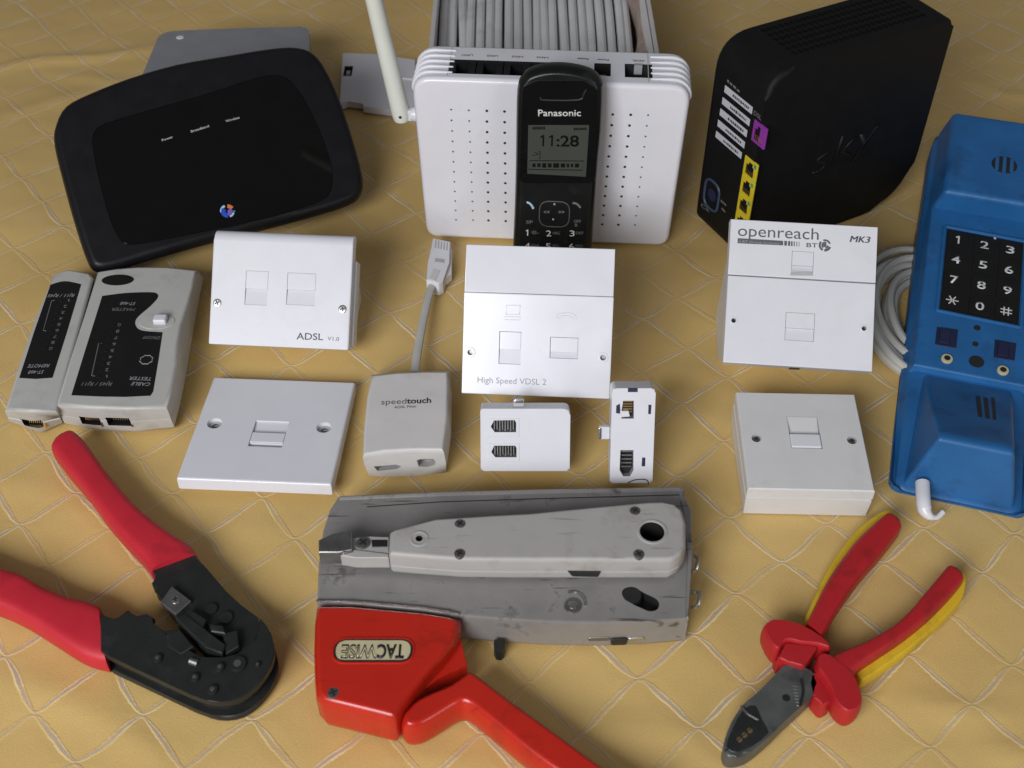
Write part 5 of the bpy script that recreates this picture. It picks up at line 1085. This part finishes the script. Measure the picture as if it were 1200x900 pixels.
# section stations along y: (y, half width, top z, base z)
yb0 = Lx(1115, 588, -14)[1]; RG = 30.0; yrg = Lx(1150, 520, RG)[1]; ybk = Lx(1140, 440, 0)[1]; ytr = Lx(1150, 252, 0)[1]; yte = Lx(1150, 238, 14)[1]; yt1 = Lx(1160, 134, 16)[1]
def base(y):                                      # local z of the cloth under the handset
    n_ = fr.R.T @ np.array([0, 0, 1.0]); return (-(fr.t[2] - .6) - n_[1] * y) / n_[2]
hwid = lambda v, z: abs(kx - Lx({0: 1098, 1: 1080, 2: 1066, 3: 1049}[v], {0: 200, 1: 350, 2: 450, 3: 560}[v], z)[0])
wA, wB, wC, wD = hwid(0, -8), hwid(1, -8), hwid(2, -8), hwid(3, -12)
wm = np.mean([wA, wB, wC, wD]) + 3.0; kx -= 2.5; yb0 -= 6.0
def ring(y, w, zt, zb, shoulder, r=5):
    """rounded trapezoid: wide lower flange, sloped shoulders, flat top"""
    zf = min(-9.0, zt - 4)
    P = [(-w + 2, zb), (-w, zb + 3), (-w, zf - 3), (-w + 1.0, zf - .8), (-w + 2.4, zf), (-w + shoulder * .6 + 1.2, zf + (zt - zf) * .62), (-w + shoulder + 1.0, zt - 1.4), (-w + shoulder + 3.5, zt)]
    P = P + [(-x, z) for x, z in P[::-1]]
    return [(kx + x, y, z) for x, z in P]
low = lambda y: max(base(y), -30.0)
yt2 = yt1 + 3
st = [(yb0, wm - 5, -3.5, 4), (yb0 + 1.5, wm - 2, -1.5, 4), (yb0 + 5, wm, -.3, 4), (yb0 + 10, wm, 0, 4), (ybk, wm, 0, 4), (ytr, wm, 0, 4), (yte, wm - .4, 0, 4), (yt2 - 12, wm - 1.6, 0, 4), (yt2 - 3, wm - 3, -1, 4), (yt2, wm - 6, -4, 4)]
b = BM(); loft(b, [ring(y, w, zt - 4, low(y), sh) for y, w, zt, sh in st])
make('handset_body', b, 'blue', t, sharp=45)
def frustum(name, lo, hi, z0, z1, bev):
    b = BM(); A = [(kx - w, y, z) for y, w, z in lo] + [(kx + w, y, z) for y, w, z in lo[::-1]]; B_ = [(kx - w, y, z1) for y, w in hi] + [(kx + w, y, z1) for y, w in hi[::-1]]
    loft(b, [A, B_]); bmesh.ops.bevel(b, geom=[e for e in b.edges if max(v.co.z for v in e.verts) > z0 + 2], offset=bev, segments=4, profile=.5, affect='EDGES', clamp_overlap=True)
    return make(name, b, 'blue', t, sharp=60)
w_b = kx - Lx(1083, 428, -4)[0]; w_r = kx - Lx(1100, 508, RG)[0]; w_f = kx - Lx(1053, 568, -12)[0]
frustum('mouthpiece', [(ybk, w_b, -5.5), (yb0 + 2.5, min(w_f, wm - 2.0), -9)], [(yrg + 2.0, w_r), (yrg - 2.5, w_r)], -7, RG, 3.0)
frustum('earpiece', [(yt2 - 1.5, wm - 5, -6), (ytr, wm - 4, -6)], [(yt1 - 3, wm - 9.5), (yte + 3, wm - 9)], -6, 16.5, 3.5)
frustum('keypad_deck', [(ytr + 2, wm - 3, -6), (ybk - 2, wm - 3, -6)], [(ytr + 1, wm - 5), (ybk, wm - 5)], -6, -.05, 1.2)
# features on the sloped back of the mouthpiece
sl_ang = math.degrees(math.atan2(RG + 5.5, (yrg + 2) - ybk))
ms = fr.sub((kx, (yrg + 2 + ybk) / 2, (RG - 5.5) / 2), (1, 0, 0), (0, -math.cos(math.radians(sl_ang)), -math.sin(math.radians(sl_ang)))); xm = ms.rel(fr)
for p in ([(503, 262), (526, 264), (538, 364), (516, 362)], [(540, 268), (562, 270), (573, 372), (552, 370)], [(578, 268), (596, 270), (604, 378), (588, 376)]):
    P = ms.pts(zb2(p)); b = BM(); prism(b, fillet(P, .8, 2), -1, .12, .05, 1); make('microphone_slot', b, 'dark', t, xm, wn=False)
# earpiece grille
ec = np.array(fr.px(1177, 193, 16.6)); b = BM(); cyl(b, ec, 8.2, 15.5, 16.75, 26, .2); eg = make('earpiece_grille', b, 'dark', t)
for i in (-1, 0, 1):
    b = BM(); hl = math.sqrt(8.0**2 - (i*4.6)**2) * .98; box(b, (ec[0] + i*4.6, ec[1], 16.6), (2.3, hl*2, .7), .2); make('grille_bar', b, 'blue', eg)
b = BM(); tube(b, [(ec[0] - .5 + 14*math.cos(a), ec[1] - 3 + 16*math.sin(a), 16.35) for a in np.linspace(0, 2*math.pi, 37)[:-1]], .5, 6, True, flat=.4); make('moulded_circle', b, 'blue', t)
# keypad
b = BM(); tube(b, [(x, y, .3) for x, y in fillet(inset(kp, -1.6), 1.5, 3)], 1.2, 8, True); make('keypad_frame', b, 'blue', t)
b = BM(); prism(b, kp, -.4, .35, .1, 1); kb = make('keypad', b, 'label_black', t)
keys = ['123', '456', '789', '*0#']; TL, TR, BR_, BL_ = [np.array(p) for p in kp]
for r_ in range(4):
    for q in range(3):
        u = (q + .5) / 3 + (-.02, 0, .0)[q]; v = (r_ + .5) / 4
        c_ = (TL*(1-u) + TR*u) * (1-v) + (BL_*(1-u) + BR_*u) * v
        b = BM(); sx_ = np.linalg.norm(TR-TL)/3 * .8; sy_ = np.linalg.norm(BL_-TL)/4 * .78
        box(b, (c_[0], c_[1], .55), (sx_, sy_, .7), .3); kk = make('key', b, 'label_black', kb)
        ch = keys[r_][q]; hw_ = 2.6 if ch not in '1' else 1.4
        if ch == '1': b = BM(); one(b, c_[0], c_[1] - 3.4, 6.8, .95); make('lettering', b, 'white_ink', kk, wn=False)
        elif ch == '*':
            b = BM()
            for a in (0, 60, 120): box(b, (c_[0], c_[1], .95), (7.6, .75, .1), rz=math.radians(a))
            make('lettering', b, 'white_ink', kk, wn=False)
        elif ch == '#':
            b = BM()
            for d_ in (-1.3, 1.3): box(b, (c_[0] + d_, c_[1], .95), (.75, 6.8, .1)); box(b, (c_[0], c_[1] + d_, .955), (6.8, .75, .1))
            make('lettering', b, 'white_ink', kk, wn=False)
        else: write('lettering', ch, kk, (c_[0] - hw_, c_[1] - 3.2), (c_[0] + hw_, c_[1] - 3.2), 'white_ink', .93, h=6.8, bold=.015)
b = BM(); p = fr.px(1166, 279, 1); cyl(b, p, .8, 0, .9, 8); make('lamp_dot', b, 'white_ink', t)
# switches, sockets and lamps under the keypad
for r_ in ([(178, 794), (243, 802), (237, 862), (172, 850)], [(382, 838), (448, 850), (442, 905), (378, 895)]):
    P = fr.pts(zb1(r_)); b = BM(); prism(b, inset(P, -.8), -.5, .35, .2, 1); o = make('switch_frame', b, 'navy', t); c_, s_ = bbox(P); b = BM(); box(b, (c_[0] - s_[0]*.12, c_[1], .9), (s_[0]*.55, s_[1]*.85, 1.6), .5); make('switch_rocker', b, 'navy', o)
for p, r_ in ((zb1([(315, 793)])[0], 2.0), (zb1([(309, 850)])[0], 1.8), (zb2([(508, 98)])[0], 4.4)):
    b = BM(); cyl(b, fr.px(*p), r_, -.5, .5, 16, .2); make('socket_hole', b, 'dark', t)
for p in zb2([(366, 86), (634, 142)]):
    q = fr.px(*p); b = BM(); cyl(b, q, 3.4, -.5, 1.4, 18, .6); o = make('test_terminal', b, 'badge', t); b = BM(); cyl(b, q, 1.9, 1.0, 1.5, 14); make('terminal_hole', b, 'dark', o)
# cord: coil beside the handset, loop and clip below it
RI = fr.mat().inverted()
def wl(P): return [tuple(RI @ Vector(p)) for p in P]
cc = on(1086, 374, 5)
for i in range(11):
    rx, ry = 26 + 2.3*i + random.uniform(-1.5, 1.5), 38 + 2.6*i + random.uniform(-1.5, 1.5); off = (random.uniform(-3, 3), random.uniform(-4, 4))
    P = [(cc[0] + off[0] + rx*math.cos(a)*.86 + 8*math.sin(a)*.3, cc[1] + off[1] + ry*math.sin(a), 2.8 + (i % 3)*3.2 + 1.2*math.sin(2*a + i)) for a in np.linspace(0, 2*math.pi, 49)[:-1]]
    b = BM(); tube(b, wl(P), 2.5, 9, True); make('cord_turn', b, 'cord', t)
e0 = [on(1081, 566, 10), on(1082, 586, 9), on(1084, 598, 7), on(1090, 605, 6), on(1098, 606, 5), on(1105, 600, 6)]
b = BM(); tube(b, wl(smooth(e0, 8, False)), [3.9]*15 + list(np.linspace(3.9, 1.5, 14)) + [1.5]*12, 14); make('cord_tail', b, 'white', t)
